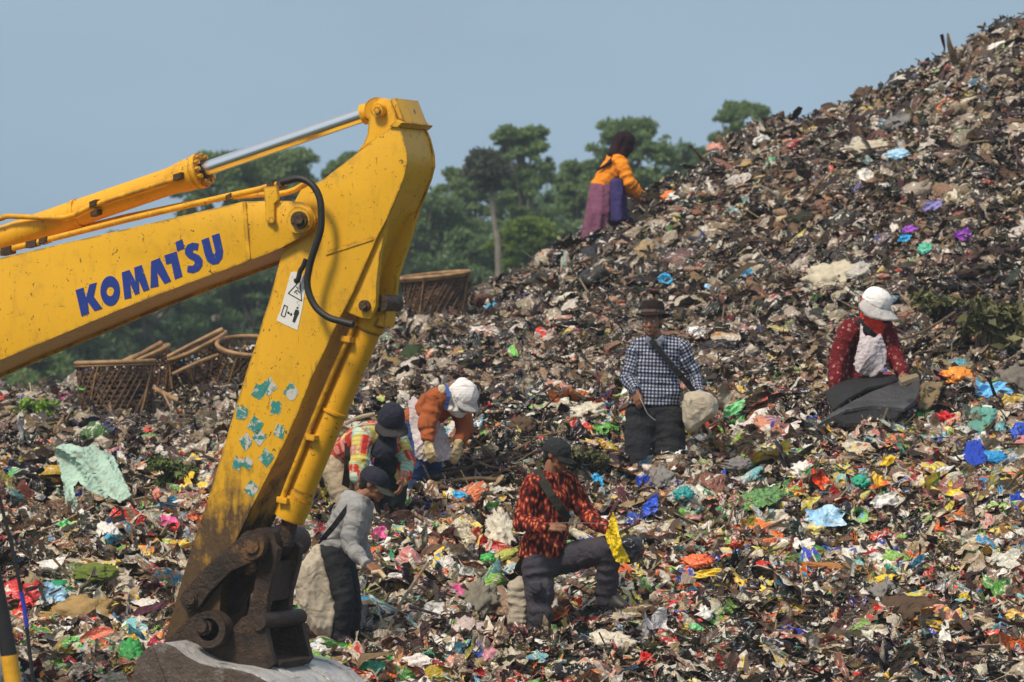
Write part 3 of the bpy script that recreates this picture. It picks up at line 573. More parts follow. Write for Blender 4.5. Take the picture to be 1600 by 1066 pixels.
for x, y, w, h, o in ((47, 381, 15, 10, .0), (66, 376, 12, 9, 0), (356, 307, 8, 7, .0), (144, 318, 10, 9, .05), (146, 333, 10, 8, .05), (276, 276, 12, 10, .05), (8, 392, 16, 12, .0), (421, 288, 10, 8, 0), (436, 288, 9, 13, 0)):
    prism_bm(bm, [(x - w / 2, y - h / 2 + 2), (x + w / 2, y - h / 2 - 2), (x + w / 2, y + h / 2 - 2), (x - w / 2, y + h / 2 + 2)], o, o + .07, bev=.003)
fin(bm, 'pipe_clamp', M_BOLT, EX, split=True)
bm = bmesh.new(); prism_bm(bm, [(411, 292), (433, 290), (434, 312), (428, 318), (428, 344), (420, 350), (414, 344), (414, 318)], -.075, -.0502, bev=.003); xcyl(bm, 424, 344, -.09, -.075, .02, 12); fin(bm, 'hose_bracket', M_YEL, EX)
tube('hydraulic_hose', pp([(440, 285), (452, 282), (466, 279), (480, 283), (492, 294), (500, 312), (502, 335), (501, 360), (492, 388), (484, 415), (480, 440), (484, 462), (495, 482), (513, 496), (532, 502), (552, 507)], -.135), .0205, M_RUB, EX, 12, 3)
tube('hydraulic_hose', pp([(478, 405), (474, 416), (469, 424), (466, 436), (461, 440)], -.04), .016, M_RUB, EX, 10, 3)
# warning sign and torn stickers
k = NT('sign_white'); f = k.noise(k.obj(), 22, 6, .7); k.set(base=k.mix(k.ramp(f, .6, .68), (.72, .71, .67, 1), (.42, .34, .2, 1)), rough=.5); M_SGN = k.m
M_INK = mat_plain('sign_ink', (.02, .02, .022), .6)
Z4 = lambda l: [(400 + x / 5.332, 420 + y / 5.33) for x, y in l]
bm = bmesh.new(); prism_bm(bm, Z4([(290, 30), (330, 25), (410, 60), (418, 110), (400, 230), (385, 330), (345, 512), (250, 470), (172, 432), (180, 400), (200, 360)]), -.003, -.0005); SG = fin(bm, 'warning_sign', M_SGN, EX, False)
SG['label'] = 'white warning sticker with a triangle, an arrow and a black human figure'
bm = bmesh.new()
def line(p, q, w, a=-.0052, b=-.0031):
    (x0, y0), (x1, y1) = p, q; l = math.hypot(x1 - x0, y1 - y0); nx, ny = -(y1 - y0) / l * w / 2, (x1 - x0) / l * w / 2; prism_bm(bm, Z4([(x0 + nx, y0 + ny), (x1 + nx, y1 + ny), (x1 - nx, y1 - ny), (x0 - nx, y0 - ny)]), a, b)
for e in (((365, 100), (268, 205)), ((268, 205), (380, 268)), ((380, 268), (365, 100)), ((236, 302), (208, 388)), ((208, 388), (238, 402)), ((238, 402), (262, 318)), ((262, 318), (236, 302)), ((262, 362), (298, 385)), ((298, 385), (284, 388)), ((298, 385), (294, 368)), ((262, 362), (276, 360)), ((262, 362), (268, 376)),
          ((335, 150), (350, 168)), ((325, 185), (345, 178)), ((350, 185), (362, 200)), ((335, 200), (345, 212)), ((318, 200), (328, 190))): line(*e, 7)
prism_bm(bm, Z4(ring(345, 326, 9, 9, 10)), -.0052, -.0031)
prism_bm(bm, Z4([(330, 338), (356, 346), (358, 372), (345, 395), (322, 450), (314, 448), (322, 400), (312, 445), (302, 440), (318, 385), (312, 380), (320, 360)]), -.0052, -.0031); fin(bm, 'pictogram', M_INK, SG, False).parent = SG
k = NT('torn_sticker'); v = k.obj(); f = k.noise(v, 16, 5, .65, .8); g = k.noise(v, 45, 5, .7)
b = k.mix(k.ramp(f, .50, .53), (.02, .22, .19, 1), (.50, .48, .44, 1)); b = k.mix(k.ramp(g, .56, .62), b, (.30, .25, .19, 1)); k.set(base=b, rough=.6); M_TORN = k.m
rn = random.Random(4)
for (x, y, s, a) in ((404, 613, 11, .5), (420, 604, 12, .9), (455, 613, 12, .7), (431, 637, 11, .05), (378, 645, 11, .1), (399, 665, 12, .6), (405, 683, 11, .8), (384, 690, 11, .9), (437, 674, 10, .4), (416, 715, 12, .75), (371, 724, 10, .5), (387, 724, 9, .6), (393, 764, 11, .7)):
    pl = []; n = 24
    for i in range(n):
        t = 6.283 * i / n; q = s / max(abs(math.cos(t)), abs(math.sin(t))) * rn.choice([.98, .95, 1, .92, .97, .72]) * .9; pl.append((x + q * math.cos(t + a) * .9, y + q * math.sin(t + a) * 1.1))
    bm = bmesh.new(); prism_bm(bm, pl, -.0022, -.0005); fin(bm, 'torn_sticker', M_TORN, EX, False)
# bucket cylinder
Bc = lambda t, o=.19: PL(594 + (452 - 594) * t, 470 + (810 - 470) * t, o)
bm = bmesh.new(); cyl_bm(bm, Bc(.10), Bc(.90), .078, .082); cyl_bm(bm, Bc(.90), Bc(1.0), .098, .095); cyl_bm(bm, Bc(.87), Bc(.90), .088); cyl_bm(bm, Bc(.5), Bc(.512), .09); cyl_bm(bm, Bc(.06), Bc(.13), .095, .09); prism_bm(bm, [(582, 474), (604, 480), (600, 512), (566, 506)], .12, .26, bev=.01); fin(bm, 'bucket_cylinder', M_YEL2, EX)
tube('cylinder_pipe', pp([(552, 500), (548, 520), (530, 560), (500, 630), (470, 705), (446, 765), (440, 785)], .09), .017, M_YEL2, EX, 10, 3)
bm = bmesh.new()
for x, y in ((545, 505), (484, 684), (540, 530), (440, 782)): prism_bm(bm, [(x - 8, y - 6), (x + 8, y - 3), (x + 7, y + 6), (x - 9, y + 3)], .06, .15, bev=.004)
fin(bm, 'cylinder_clamp', M_YEL2, EX, split=True)
bm = bmesh.new(); cyl_bm(bm, Bc(.98), PL(446, 852, .19), .05); fin(bm, 'piston_rod', M_MUD, EX)
# linkage
bm = bmesh.new(); xcyl(bm, 392, 852, -.07, .0, .088); xcyl(bm, 392, 852, -.085, -.07, .05, 16); c0 = PL(392, 852, -.07)
cyl_bm(bm, c0 + AW * .07, c0 + AW * .13, .07); cyl_bm(bm, c0 + AW * .13, c0 + AW * .47, .10); cyl_bm(bm, c0 + AW * .47, c0 + AW * .60, .088); fin(bm, 'link_pin_boss', M_MUD, EX)
lk = [(398, 832), (409, 846), (408, 866), (398, 876), (360, 893), (328, 925), (312, 948), (296, 956), (284, 948), (280, 934), (288, 922), (322, 885), (368, 846), (384, 833)]
for o in (-.06, .40):
    bm = bmesh.new(); prism_bm(bm, lk, o, o + .05, ref=-.06, bev=.006); xcyl(bm, 296, 936, o - .012, o, .052) if o < 0 else None; xcyl(bm, 296, 936, o - .03, o - .012, .034, 16) if o < 0 else None; fin(bm, 'tipping_lever', M_MUD, EX)
hl = [(404, 850), (422, 846), (434, 858), (430, 885), (418, 930), (415, 972), (402, 986), (388, 982), (384, 966), (394, 930), (402, 890)]
bm = bmesh.new(); prism_bm(bm, hl, .02, .08, bev=.008); prism_bm(bm, hl, .30, .36, ref=.02, bev=.008); prism_bm(bm, [(412, 880), (424, 878), (416, 940), (404, 944)], .081, .299, ref=.02); fin(bm, 'bucket_link', M_MUD, EX)
bm = bmesh.new(); prism_bm(bm, [(404, 866), (372, 900), (340, 958), (352, 968), (376, 930), (402, 896), (418, 870)], .12, .26, bev=.008); fin(bm, 'bucket_link', M_MUD, EX)
# bucket
prof = [(252, 1005), (270, 1012), (287, 1026), (308, 1037), (332, 1043), (358, 1046), (388, 1053), (418, 1068), (445, 1094), (458, 1140), (444, 1205), (420, 1250), (380, 1285), (330, 1305)]
side = prof + [(290, 1280), (250, 1225), (222, 1150), (206, 1095), (206, 1062), (214, 1030), (231, 1011)]
NO = -.36; FO = .74
bm = bmesh.new(); prism_bm(bm, side, NO, NO + .03, bev=.004); prism_bm(bm, side, FO - .03, FO, ref=NO, bev=.004)
prism_bm(bm, [(229, 1013), (238, 1010), (262, 1075), (276, 1140), (266, 1142), (250, 1078)], NO - .012, NO - .0005); BKS = fin(bm, 'bucket_side_plate', M_SIDE, EX)
bm = bmesh.new(); pa = [PL(x, y, NO) + AW * .0302 for x, y in prof]; inn = inset(prof + [(250, 1150)], 7)[:len(prof)]; pb = [PL(x, y, NO) + AW * .0302 for x, y in inn]
NS = 16; LW = FO - NO - .0604
def row(pts_, t): return [bm.verts.new(p + AW * (LW * t)) for p in pts_]
ra = [row(pa, i / NS) for i in range(NS + 1)]; rb = [row(pb, i / NS) for i in range(NS + 1)]
for i in range(NS):
    for j in range(len(pa) - 1):
        bm.faces.new((ra[i][j], ra[i][j + 1], ra[i + 1][j + 1], ra[i + 1][j])); bm.faces.new((rb[i][j], rb[i + 1][j], rb[i + 1][j + 1], rb[i][j + 1]))
fin(bm, 'bucket_shell', M_STEEL, EX)
bm = bmesh.new()    # wear strips wrapped round the shell
for t in (.0, .30, .64, .93):
    for j in range(4, len(pa) - 2):
        a, b = prof[j], prof[j + 1]; u0 = NO + .031 + LW * t; p0, p1 = PL(*a, NO) + AW * (u0 - NO), PL(*b, NO) + AW * (u0 - NO); nn = (p1 - p0).cross(AW).normalized(); nn = nn if nn.dot(FW) > 0 or nn.z > 0 else -nn
        v = [bm.verts.new(q + nn * h + AW * w) for q in (p0, p1) for h in (.001, .011) for w in (0, .07)]
        for f in ((0, 1, 5, 4), (2, 6, 7, 3), (0, 4, 6, 2), (1, 3, 7, 5)): bm.faces.new([v[q] for q in f])
fin(bm, 'wear_strip', M_STEEL, EX, split=True)
ear = [(262, 1004), (284, 985), (300, 968), (316, 958), (338, 960), (350, 975), (362, 992), (384, 965), (404, 956), (418, 966), (424, 990), (430, 1016), (436, 1036), (420, 1050), (380, 1050), (330, 1042), (290, 1030)]
for i, o in enumerate((-.06, .40)):
    bm = bmesh.new(); prism_bm(bm, ear, o, o + .05, ref=0, bev=.006); fin(bm, 'bucket_ear', M_MUD, EX)
bm = bmesh.new(); prism_bm(bm, [(258, 1003), (300, 1020), (345, 1034), (400, 1030), (430, 1036), (420, 1049), (375, 1049), (330, 1041), (287, 1028)], -.009, .399, ref=-.1, bev=.006); fin(bm, 'bucket_top_plate', M_MUD, EX)
bm = bmesh.new(); rr = ring(325, 984, 27, 29, 22); ri = ring(325, 984, 17, 18, 22); holed(bm, rr, ri, -.16, -.061); xcyl(bm, 318, 980, -.15, -.0611, .052, 20); xcyl(bm, 314, 979, -.18, -.15, .036, 16); xcyl(bm, 403, 972, -.08, .45, .05, 18); fin(bm, 'bucket_pin', M_MUD, EX)
for o in (.0,):      # bright worn far-side cheek, standing up beyond the ears
    bm = bmesh.new(); prism_bm(bm, [(420, 990), (436, 994), (458, 1012), (476, 1030), (500, 1050), (440, 1045)], .70, .73, bev=.004); fin(bm, 'bucket_cheek', grime('rust_and_yellow', (.20, .17, .14), (.32, .27, .22), .6, .3, 9, c=(.55, .30, .03), lo=.52, hi=.6), EX)
bm = bmesh.new()
for i in range(5):
    t = NO + .02 + i * (FO - NO - .1) / 4; prism_bm(bm, [(336, 1298), (322, 1310), (262, 1352), (258, 1346), (300, 1296)], t, t + .07, ref=NO)
fin(bm, 'bucket_tooth', M_STEEL, EX, split=True)
# fix the parents of sub-parts made above
# black post with a yellow band and a thin rod, blurred at the left edge
def PO(l, Y): return [P(x, y, Y) for x, y in l]
po = thing('marker_post', P(60, 1300, 21.5), 'out of focus black post with a yellow band at the bottom left corner', 'post')
tube('post', PO([(-60, 700), (-32, 800), (-10, 900), (6, 980), (14, 1024)], 21.5), .042, M_RUB, po, 14, 2); tube('yellow_band', PO([(14, 1024), (20, 1066), (40, 1190), (62, 1310)], 21.5), .043, mat_plain('band_yellow', (.72, .36, .02), .5), po, 14, 2)
ro = thing('cable', P(90, 1330, 22), 'thin dark cable with a blue taped length beside the black post', 'cable')
tube('core', PO([(-20, 700), (2, 790), (20, 860), (33, 925)], 22), .010, M_RUB, ro, 8, 2); tube('tape', PO([(33, 925), (38, 950), (42, 980)], 22), .012, mat_plain('blue_tape', (.03, .05, .40), .5), ro, 8, 2); tube('core', PO([(42, 980), (52, 1066), (70, 1180), (90, 1330)], 22), .010, M_RUB, ro, 8, 2)
# ------------------------------------------------------------------ figures: one continuous surface per body, clothes as parts
_ico = bmesh.new(); bmesh.ops.create_icosphere(_ico, subdivisions=2, radius=1.0); ICO = [v.co.copy() for v in _ico.verts]; _ico.free()
def E(c, r, rot=None):
    """an ellipsoid: centre, radius or three radii, axes"""
    r = (r, r, r) if isinstance(r, (int, float)) else r; out = []
    for v in ICO:
        q = Vector((v.x * r[0], v.y * r[1], v.z * r[2])); out.append(Vector(c) + (rot @ q if rot else q))
    return out
def hulls_mesh(hulls):
    V, Fq = [], []
    for h in hulls:
        b = bmesh.new(); vs = [b.verts.new(p) for part in h for p in part]; r = bmesh.ops.convex_hull(b, input=vs)
        kill = [g for g in list(r['geom_interior']) + list(r['geom_unused']) if isinstance(g, bmesh.types.BMVert)]; bmesh.ops.delete(b, geom=list(set(kill)), context='VERTS')
        bmesh.ops.recalc_face_normals(b, faces=b.faces); b.verts.index_update(); o = len(V); V += [v.co[:] for v in b.verts]; Fq += [[v.index + o for v in f.verts] for f in b.faces]; b.free()
    me = bpy.data.meshes.new('h'); me.from_pydata(V, [], Fq); return me
def remesh(me, voxel, smooth=2, fac=.5):
    o = bpy.data.objects.new('tmp', me); link(o); m = o.modifiers.new('r', 'REMESH'); m.mode = 'VOXEL'; m.voxel_size = voxel; m.adaptivity = 0
    if smooth: s = o.modifiers.new('s', 'SMOOTH'); s.iterations = smooth; s.factor = fac
    dg = bpy.context.evaluated_depsgraph_get(); r = bpy.data.meshes.new_from_object(o.evaluated_get(dg)); bpy.data.objects.remove(o); return r
def verts_of(me):
    c = np.empty(len(me.vertices) * 3, np.float32); me.vertices.foreach_get('co', c); n = np.empty(len(me.vertices) * 3, np.float32); me.vertices.foreach_get('normal', n); return c.reshape(-1, 3), n.reshape(-1, 3)
def wrinkle(me, amp, freq, bones=None, seed=0, stretch=(1, 1, 1)):
    c, n = verts_of(me); o = Vector((seed * 3.7, seed * 1.3, seed * 2.1)); bc = None
    if bones:
        best = np.full(len(c), 1e9); bc = np.zeros((len(c), 3), np.float32)
        for i, (p0, p1, r, e1, off) in enumerate(bones):
            p0 = np.array(p0); p1 = np.array(p1); d = p1 - p0; Ln = np.linalg.norm(d); d = d / Ln; w = c - p0; t = w @ d; tc = np.clip(t, 0, Ln); q = w - tc[:, None] * d; ds = np.linalg.norm(q, axis=1) - r
            e = np.array(e1); e = e - (e @ d) * d; e /= np.linalg.norm(e) + 1e-9; f = np.cross(d, e); k = ds < best; best[k] = ds[k]
            if r > .1: bc[k, 0] = (q @ e)[k]
            else: bc[k, 0] = (np.arctan2(q @ f, q @ e) * r)[k]
            bc[k, 1] = t[k] + off; bc[k, 2] = i
    dsp = np.empty(len(c), np.float32)
    for i in range(len(c)):
        if bc is not None: q = Vector((bc[i, 0] * freq * .45, bc[i, 1] * freq * 1.5, bc[i, 2] * 5)) + o
        else: q = Vector((c[i, 0] * freq * stretch[0], c[i, 1] * freq * stretch[1], c[i, 2] * freq * stretch[2])) + o
        a = noise.noise(q); b = noise.noise(q * 2.3); dsp[i] = (1 - 3.4 * abs(a)) * .95 + (1 - 2.6 * abs(b)) * .22
    c += n * (dsp * amp)[:, None]; me.vertices.foreach_set('co', c.ravel())
    if bc is not None: a = me.attributes.new('bc', 'FLOAT_VECTOR', 'POINT'); a.data.foreach_set('vector', bc.ravel())
    me.update()
def garment(name, hulls, mat, parent, voxel=.010, smooth=3, amp=.007, freq=9, bones=None, seed=1, stretch=(1, 1, 1)):
    me = remesh(hulls_mesh(hulls), voxel, smooth)
    if amp: wrinkle(me, amp, freq, bones, seed, stretch)
    return place(name, me, mat, parent, True)
def frame(w, u):     # width axis, up axis -> rotation matrix with columns width, depth, up
    u = u.normalized(); w = (w - u * w.dot(u)).normalized(); d = u.cross(w); return Matrix((w, d, u)).transposed()
def head_axes(f, u=Vector((0, 0, 1)), roll=0):
    f = Vector(f).normalized(); r = f.cross(u).normalized(); up = r.cross(f); M = Matrix((r, f, up)).transposed()
    return M @ Matrix.Rotation(roll, 3, 'Y')
def head_hulls(c, M, s=1.0):
    p = lambda x, y, z: Vector(c) + M @ Vector((x, y, z)) * s; q = lambda *r: tuple(k * s for k in r)
    H = [[E(p(0, -.012, .03), q(.074, .094, .084), M)], [E(p(0, .02, .01), q(.066, .07, .075), M), E(p(0, .05, -.07), q(.036, .034, .030), M)],
         [E(p(0, .062, -.088), q(.022, .020, .018), M), E(p(0, .03, -.06), q(.05, .04, .03), M)],
         [E(p(0, .088, .012), .007 * s), E(p(0, .106, -.026), .011 * s), E(p(.013, .09, -.03), .008 * s), E(p(-.013, .09, -.03), .008 * s)],
         [E(p(-.03, .080, .025), .010 * s), E(p(.03, .080, .025), .010 * s)], [E(p(-.017, .082, -.055), q(.006, .008, .006)), E(p(.017, .082, -.055), q(.006, .008, .006)), E(p(0, .092, -.053), q(.008, .007, .005))],
         [E(p(0, .088, -.064), q(.014, .009, .006))]]
    for k in (-1, 1): H += [[E(p(.074 * k, -.006, .0), q(.010, .020, .030), M)], [E(p(.042 * k, .06, -.02), q(.022, .022, .02))]]
    return H
def hand_hulls(w, d, n, s=1.0, curl=.6, thumb=1):
    """w wrist, d along the hand, n back-of-hand normal, thumb = +-1 side"""
    d = Vector(d).normalized(); n = Vector(n); n = (n - d * n.dot(d)).normalized(); sd = d.cross(n) * thumb; H = []; w = Vector(w)
    H.append([E(w, .024 * s), E(w + d * .082 * s + sd * .030 * s, .013 * s), E(w + d * .075 * s - sd * .032 * s, .012 * s), E(w + d * .03 * s + sd * .026 * s, .014 * s)])
    for i, L in enumerate((.074, .082, .076, .060)):
        p = w + d * (.084 - .004 * i) * s + sd * (.030 - .021 * i) * s; a = curl * (.75 + .12 * i); dd = d
        for j, fr in enumerate((.45, .32, .25)):
            ax = sd * thumb; dd = (Quaternion(ax, -a * (.6 if j == 0 else 1.0)) @ dd).normalized(); dd = dd if True else d
            q = p + dd * L * fr * s; H.append([E(p, (.0098 - .0008 * j) * s), E(q, (.0090 - .0008 * j) * s)]); p = q
    p = w + d * .026 * s + sd * .028 * s; q = p + (d * .6 + sd * .8 - n * .25).normalized() * .042 * s; r = q + (d * .9 + sd * .15 - n * .45).normalized() * .034 * s
    H += [[E(p, .014 * s), E(q, .0115 * s)], [E(q, .011 * s), E(r, .009 * s)]]
    return H
def skin(name, c):
    k = NT(name); f = k.noise(k.obj(), 14, 5, .6); k.set(base=k.mix(k.ramp(f, .35, .65), c4(c), c4(tuple(x * .72 for x in c))), rough=.5, spec=.4); k.b.inputs['Subsurface Weight'].default_value = .12; k.b.inputs['Subsurface Radius'].default_value = (.02, .008, .004); return k.m
M_SKIN = skin('sunned_brown_skin', (.30, .135, .07)); M_SKIN2 = skin('brown_skin', (.38, .18, .10)); M_EYE = mat_plain('dark_eye', (.02, .012, .01), .25, bump=0)
M_EYW = mat_plain('eye_white', (.55, .50, .45), .3, bump=0); M_HAIR = mat_plain('black_hair', (.012, .010, .009), .5, scale=60, bump=.5)
M_BOOT = mat_plain('muddy_rubber_boot', (.03, .028, .025), .5)
class Person:
    def __init__(s, Y, label, J, head_f, body_w=None, hs=1.0, sk=M_SKIN, hand_a=None, hand_b=None, mirror=1, group=None, roll=0):
        s.Y = Y; s.J = {k: P(v[0], v[1], Y + (v[2] if len(v) > 2 else 0)) for k, v in J.items()}; j = s.J
        foot = min(j['ankle_a'].z, j['ankle_b'].z) - .06; c = (j['ankle_a'] + j['ankle_b']) / 2
        s.root = thing('person', (c.x, c.y, foot), label, 'person', group); s.T = frame(j['sh_b'] - j['sh_a'], j['neck'] - j['pelvis'])
        s.HP = frame(j['hip_b'] - j['hip_a'], Vector((0, 0, 1)) * .6 + (j['neck'] - j['pelvis']).normalized() * .4); s.H = head_axes(head_f, roll=roll); s.hs = hs; s.sk = sk
        T, HP = s.T, s.HP; mid = j['pelvis'].lerp(j['neck'], .42); ch = j['pelvis'].lerp(j['neck'], .74); s.mid = mid; s.ch = ch
        H = head_hulls(j['head'], s.H, hs); nb = j['head'] - s.H @ Vector((0, .015, .06)) * hs
        H += [[E(j['neck'], .058), E(nb, .052)], [E(j['pelvis'], (.155, .10, .09), HP), E(mid, (.13, .09, .08), T)], [E(mid, (.13, .09, .08), T), E(ch, (.155, .105, .12), T)],
              [E(ch, (.14, .09, .1), T), E(j['sh_a'].lerp(j['neck'], .1), .055), E(j['sh_b'].lerp(j['neck'], .1), .055), E(j['neck'] - T @ Vector((0, 0, .02)), .055)]]
        for k in 'ab':
            H += [[E(j['sh_' + k], .052), E(j['el_' + k], .038)], [E(j['el_' + k], .038), E(j['wr_' + k], .025)], [E(j['hip_' + k], .085), E(j['kn_' + k], .055)], [E(j['kn_' + k], .055), E(j['ankle_' + k], .038)]]
            an = j['ankle_' + k]; fd = s.foot_dir if hasattr(s, 'foot_dir') else Vector((s.H @ Vector((0, 1, 0))).xy.to_3d()).normalized()
            H += [[E(an - Vector((0, 0, .035)), (.04, .04, .03)), E(an + fd * .13 - Vector((0, 0, .045)), (.04, .04, .02))]]
            hd = {'a': hand_a, 'b': hand_b}[k] or ((j['wr_' + k] - j['el_' + k]), Vector((-1 if k == 'a' else 1, 0, 0)), .5)
            H += hand_hulls(j['wr_' + k], hd[0], hd[1], .98, hd[2], hd[3] if len(hd) > 3 else 1)
        boots = []
        for k in 'ab':
            an = j['ankle_' + k]; fd = Vector((s.H @ Vector((0, 1, 0))).xy.to_3d()).normalized(); boots = [[E(an + Vector((0, 0, .05)), .052), E(an - Vector((0, 0, .04)), (.05, .05, .035)), E(an + fd * .14 - Vector((0, 0, .05)), (.045, .045, .028))]]
            garment('boot', boots, M_BOOT, s.root, .010, 2, .002, 12)
        s.body = place('body', remesh(hulls_mesh(H), .0066, 1), sk, s.root, True)
        for q in (-1, 1):
            p = j['head'] + s.H @ Vector((.030 * q, .0795, .006)) * hs; bm = bmesh.new(); bmesh.ops.create_uvsphere(bm, u_segments=12, v_segments=8, radius=.0125 * hs, matrix=Matrix.Translation(p)); place('eye', bm_mesh(bm), M_EYW, s.root, True)
            p = p + s.H @ Vector((0, .0075, -.001)) * hs; bm = bmesh.new(); bmesh.ops.create_uvsphere(bm, u_segments=10, v_segments=8, radius=.0078 * hs, matrix=Matrix.Translation(p)); place('iris', bm_mesh(bm), M_EYE, s.root, True)
    def hp(s, x, y, z): return s.J['head'] + s.H @ Vector((x, y, z)) * s.hs
    def hair(s):
        bmh = [[E(s.hp(0, -.022, .032), (.080 * s.hs, .093 * s.hs, .086 * s.hs), s.H)], [E(s.hp(0, -.06, -.03), (.06 * s.hs, .04 * s.hs, .04 * s.hs), s.H)]]; garment('hair', bmh, M_HAIR, s.root, .008, 1, .003, 60)
    def bones(s):
        j = s.J; dn = s.T @ Vector((0, 1, 0)); B = [(j['pelvis'] - (j['neck'] - j['pelvis']).normalized() * .15, j['neck'], .17, s.T @ Vector((1, 0, 0)), 0)]
        for k in 'ab': B += [(j['sh_' + k], j['el_' + k], .06, dn, 0), (j['el_' + k], j['wr_' + k], .05, dn, (j['el_' + k] - j['sh_' + k]).length)]
        return B
    def shirt(s, mat, hem, hemr=(.19, .14, .03), r=1.0, sleeve=(.078, .060, .042), cuff=.95, amp=.008, name='shirt', freq=8, seed=1, chest=(.175, .125, .13), waist=(.16, .12, .09), extra=()):
        j, T, HP = s.J, s.T, s.HP; hem = P(hem[0], hem[1], s.Y + (hem[2] if len(hem) > 2 else 0)); M = s.mid
        H = [[E(s.ch, chest, T), E(M, waist, T)], [E(M, waist, T), E(hem, hemr, HP)], [E(s.ch, (chest[0] * .85, chest[1] * .85, chest[2]), T), E(j['sh_a'], sleeve[0]), E(j['sh_b'], sleeve[0]), E(j['neck'] - T @ Vector((0, 0, .025)), .068)]]
        for k in 'ab': H += [[E(j['sh_' + k], sleeve[0]), E(j['el_' + k], sleeve[1])], [E(j['el_' + k], sleeve[1]), E(j['el_' + k].lerp(j['wr_' + k], cuff), sleeve[2])]]
        return garment(name, H + list(extra), mat, s.root, .0095, 4, amp, freq, s.bones(), seed)
    def trousers(s, mat, waist, r=(.125, .085, .07), amp=.009, name='trousers', seed=3):
        j = s.J; w = P(waist[0], waist[1], s.Y + (waist[2] if len(waist) > 2 else 0)); B = []
        H = [[E(w, (.165, .12, .05), s.HP), E(j['hip_a'], r[0]), E(j['hip_b'], r[0])]]
        for k in 'ab': H += [[E(j['hip_' + k], r[0]), E(j['kn_' + k], r[1])], [E(j['kn_' + k], r[1]), E(j['ankle_' + k], r[2])]]; B += [(j['hip_' + k], j['kn_' + k], .09, (0, -1, 0), 0), (j['kn_' + k], j['ankle_' + k], .08, (0, -1, 0), .4)]
        return garment(name, H, mat, s.root, .011, 3, amp, 9, B, seed)
def slab(name, out, Y, th, mat, parent=None, voxel=.010, smooth=5, amp=.008, freq=9, seed=1, dy=None, rim=.72, stretch=(1, 1, 1), label=None, cat=None, group=None):
    """a soft body (sack, apron, bag) from a side outline, with real thickness; dy = per-point depth offsets"""
    n = len(out); dy = dy or [0] * n; pts_ = [P(x, y, Y + d) for (x, y), d in zip(out, dy)]; c = sum(pts_, Vector()) / n; V = []
    for k, (f, o) in enumerate(((rim, -.5), (.93, -.28), (1, 0), (.93, .28), (rim, .5))):
        for p in pts_: q = c.lerp(p, f); V.append((q.x, q.y + o * th, q.z))
    F_ = []
    for k in range(4):
        for i in range(n): F_.append([k * n + i, k * n + (i + 1) % n, (k + 1) * n + (i + 1) % n, (k + 1) * n + i])
    tri = geometry.tessellate_polygon([[Vector((x, y, 0)) for x, y in out]])
    F_ += [[a, b, c_] for a, b, c_ in tri] + [[4 * n + a, 4 * n + c_, 4 * n + b] for a, b, c_ in tri]; me = bpy.data.meshes.new('s'); me.from_pydata(V, [], F_)
    b = bmesh.new(); b.from_mesh(me); bmesh.ops.recalc_face_normals(b, faces=b.faces); b.to_mesh(me); b.free()
    me = remesh(me, voxel, smooth); wrinkle(me, amp, freq, None, seed, stretch); o = place(name, me, mat, parent, True)
    if parent is None: tag(o, label, cat, group)
    return o
def drape(name, out, Y, mat, parent=None, amp=.07, freq=5.0, ang=60, seed=1, tilt=0.0, cell=1.0, label=None, cat=None, bulge=.12, lay=.004):
    """a thin folded sheet hanging where the outline says; ang = direction of the folds in the picture plane; tilt = metres farther away per 100 px up"""
    x0, x1 = min(x for x, y in out), max(x for x, y in out); y0, y1 = min(y for x, y in out), max(y for x, y in out); nx = int((x1 - x0) / cell) + 2; ny = int((y1 - y0) / cell) + 2; cx, cy = (x0 + x1) / 2, (y0 + y1) / 2; s = Y / FPX; ca, sa = math.cos(R(ang)), math.sin(R(ang))
    def ins(x, y):
        c = False
        for i in range(len(out)):
            (ax, ay), (bx, by) = out[i], out[i - 1]
            if (ay > y) != (by > y) and x < (bx - ax) * (y - ay) / (by - ay) + ax: c = not c
        return c
    V, idx, F_ = [], {}, []
    def vid(i, j):
        if (i, j) not in idx:
            x, y = x0 + i * cell, y0 + j * cell; u = ((x - cx) * ca - (y - cy) * sa) * s; v = ((x - cx) * sa + (y - cy) * ca) * s; w = noise.noise(Vector((u * 1.5, v * 1.5, seed * 5.1))) * .25
            q = Vector(((v + w) * freq, u * freq * .28, seed * 3.3)); f = (1 - 3.2 * abs(noise.noise(q))) * .8 + (1 - 3 * abs(noise.noise(q * 2.6))) * .3 + .35 * noise.noise(Vector((u * 3, v * 3, seed)))
            e = max(abs(x - cx) / max(1, (x1 - x0) / 2), abs(y - cy) / max(1, (y1 - y0) / 2)); jx = noise.noise(Vector((x * .21, y * .21, seed))) * 3 * cell
            p = P(x + jx, y + noise.noise(Vector((x * .2, y * .2, seed + 9))) * 3 * cell, Y + (cy - y) / 100 * tilt - amp * f - bulge * (1 - e * e)); idx[(i, j)] = len(V); V.append(p[:])
        return idx[(i, j)]
    for i in range(nx):
        for j in range(ny):
            if ins(x0 + (i + .5) * cell, y0 + (j + .5) * cell): F_.append((vid(i, j), vid(i + 1, j), vid(i + 1, j + 1), vid(i, j + 1)))
    V = np.array(V); Fq = np.array(F_); n = len(V); V = np.concatenate([V, V + np.array([0, lay, 0])]); Fq = np.concatenate([Fq[:, ::-1], Fq + n]); o = place(name, np_mesh(V, Fq), mat, parent, True)
    if parent is None: tag(o, label, cat)
    return o
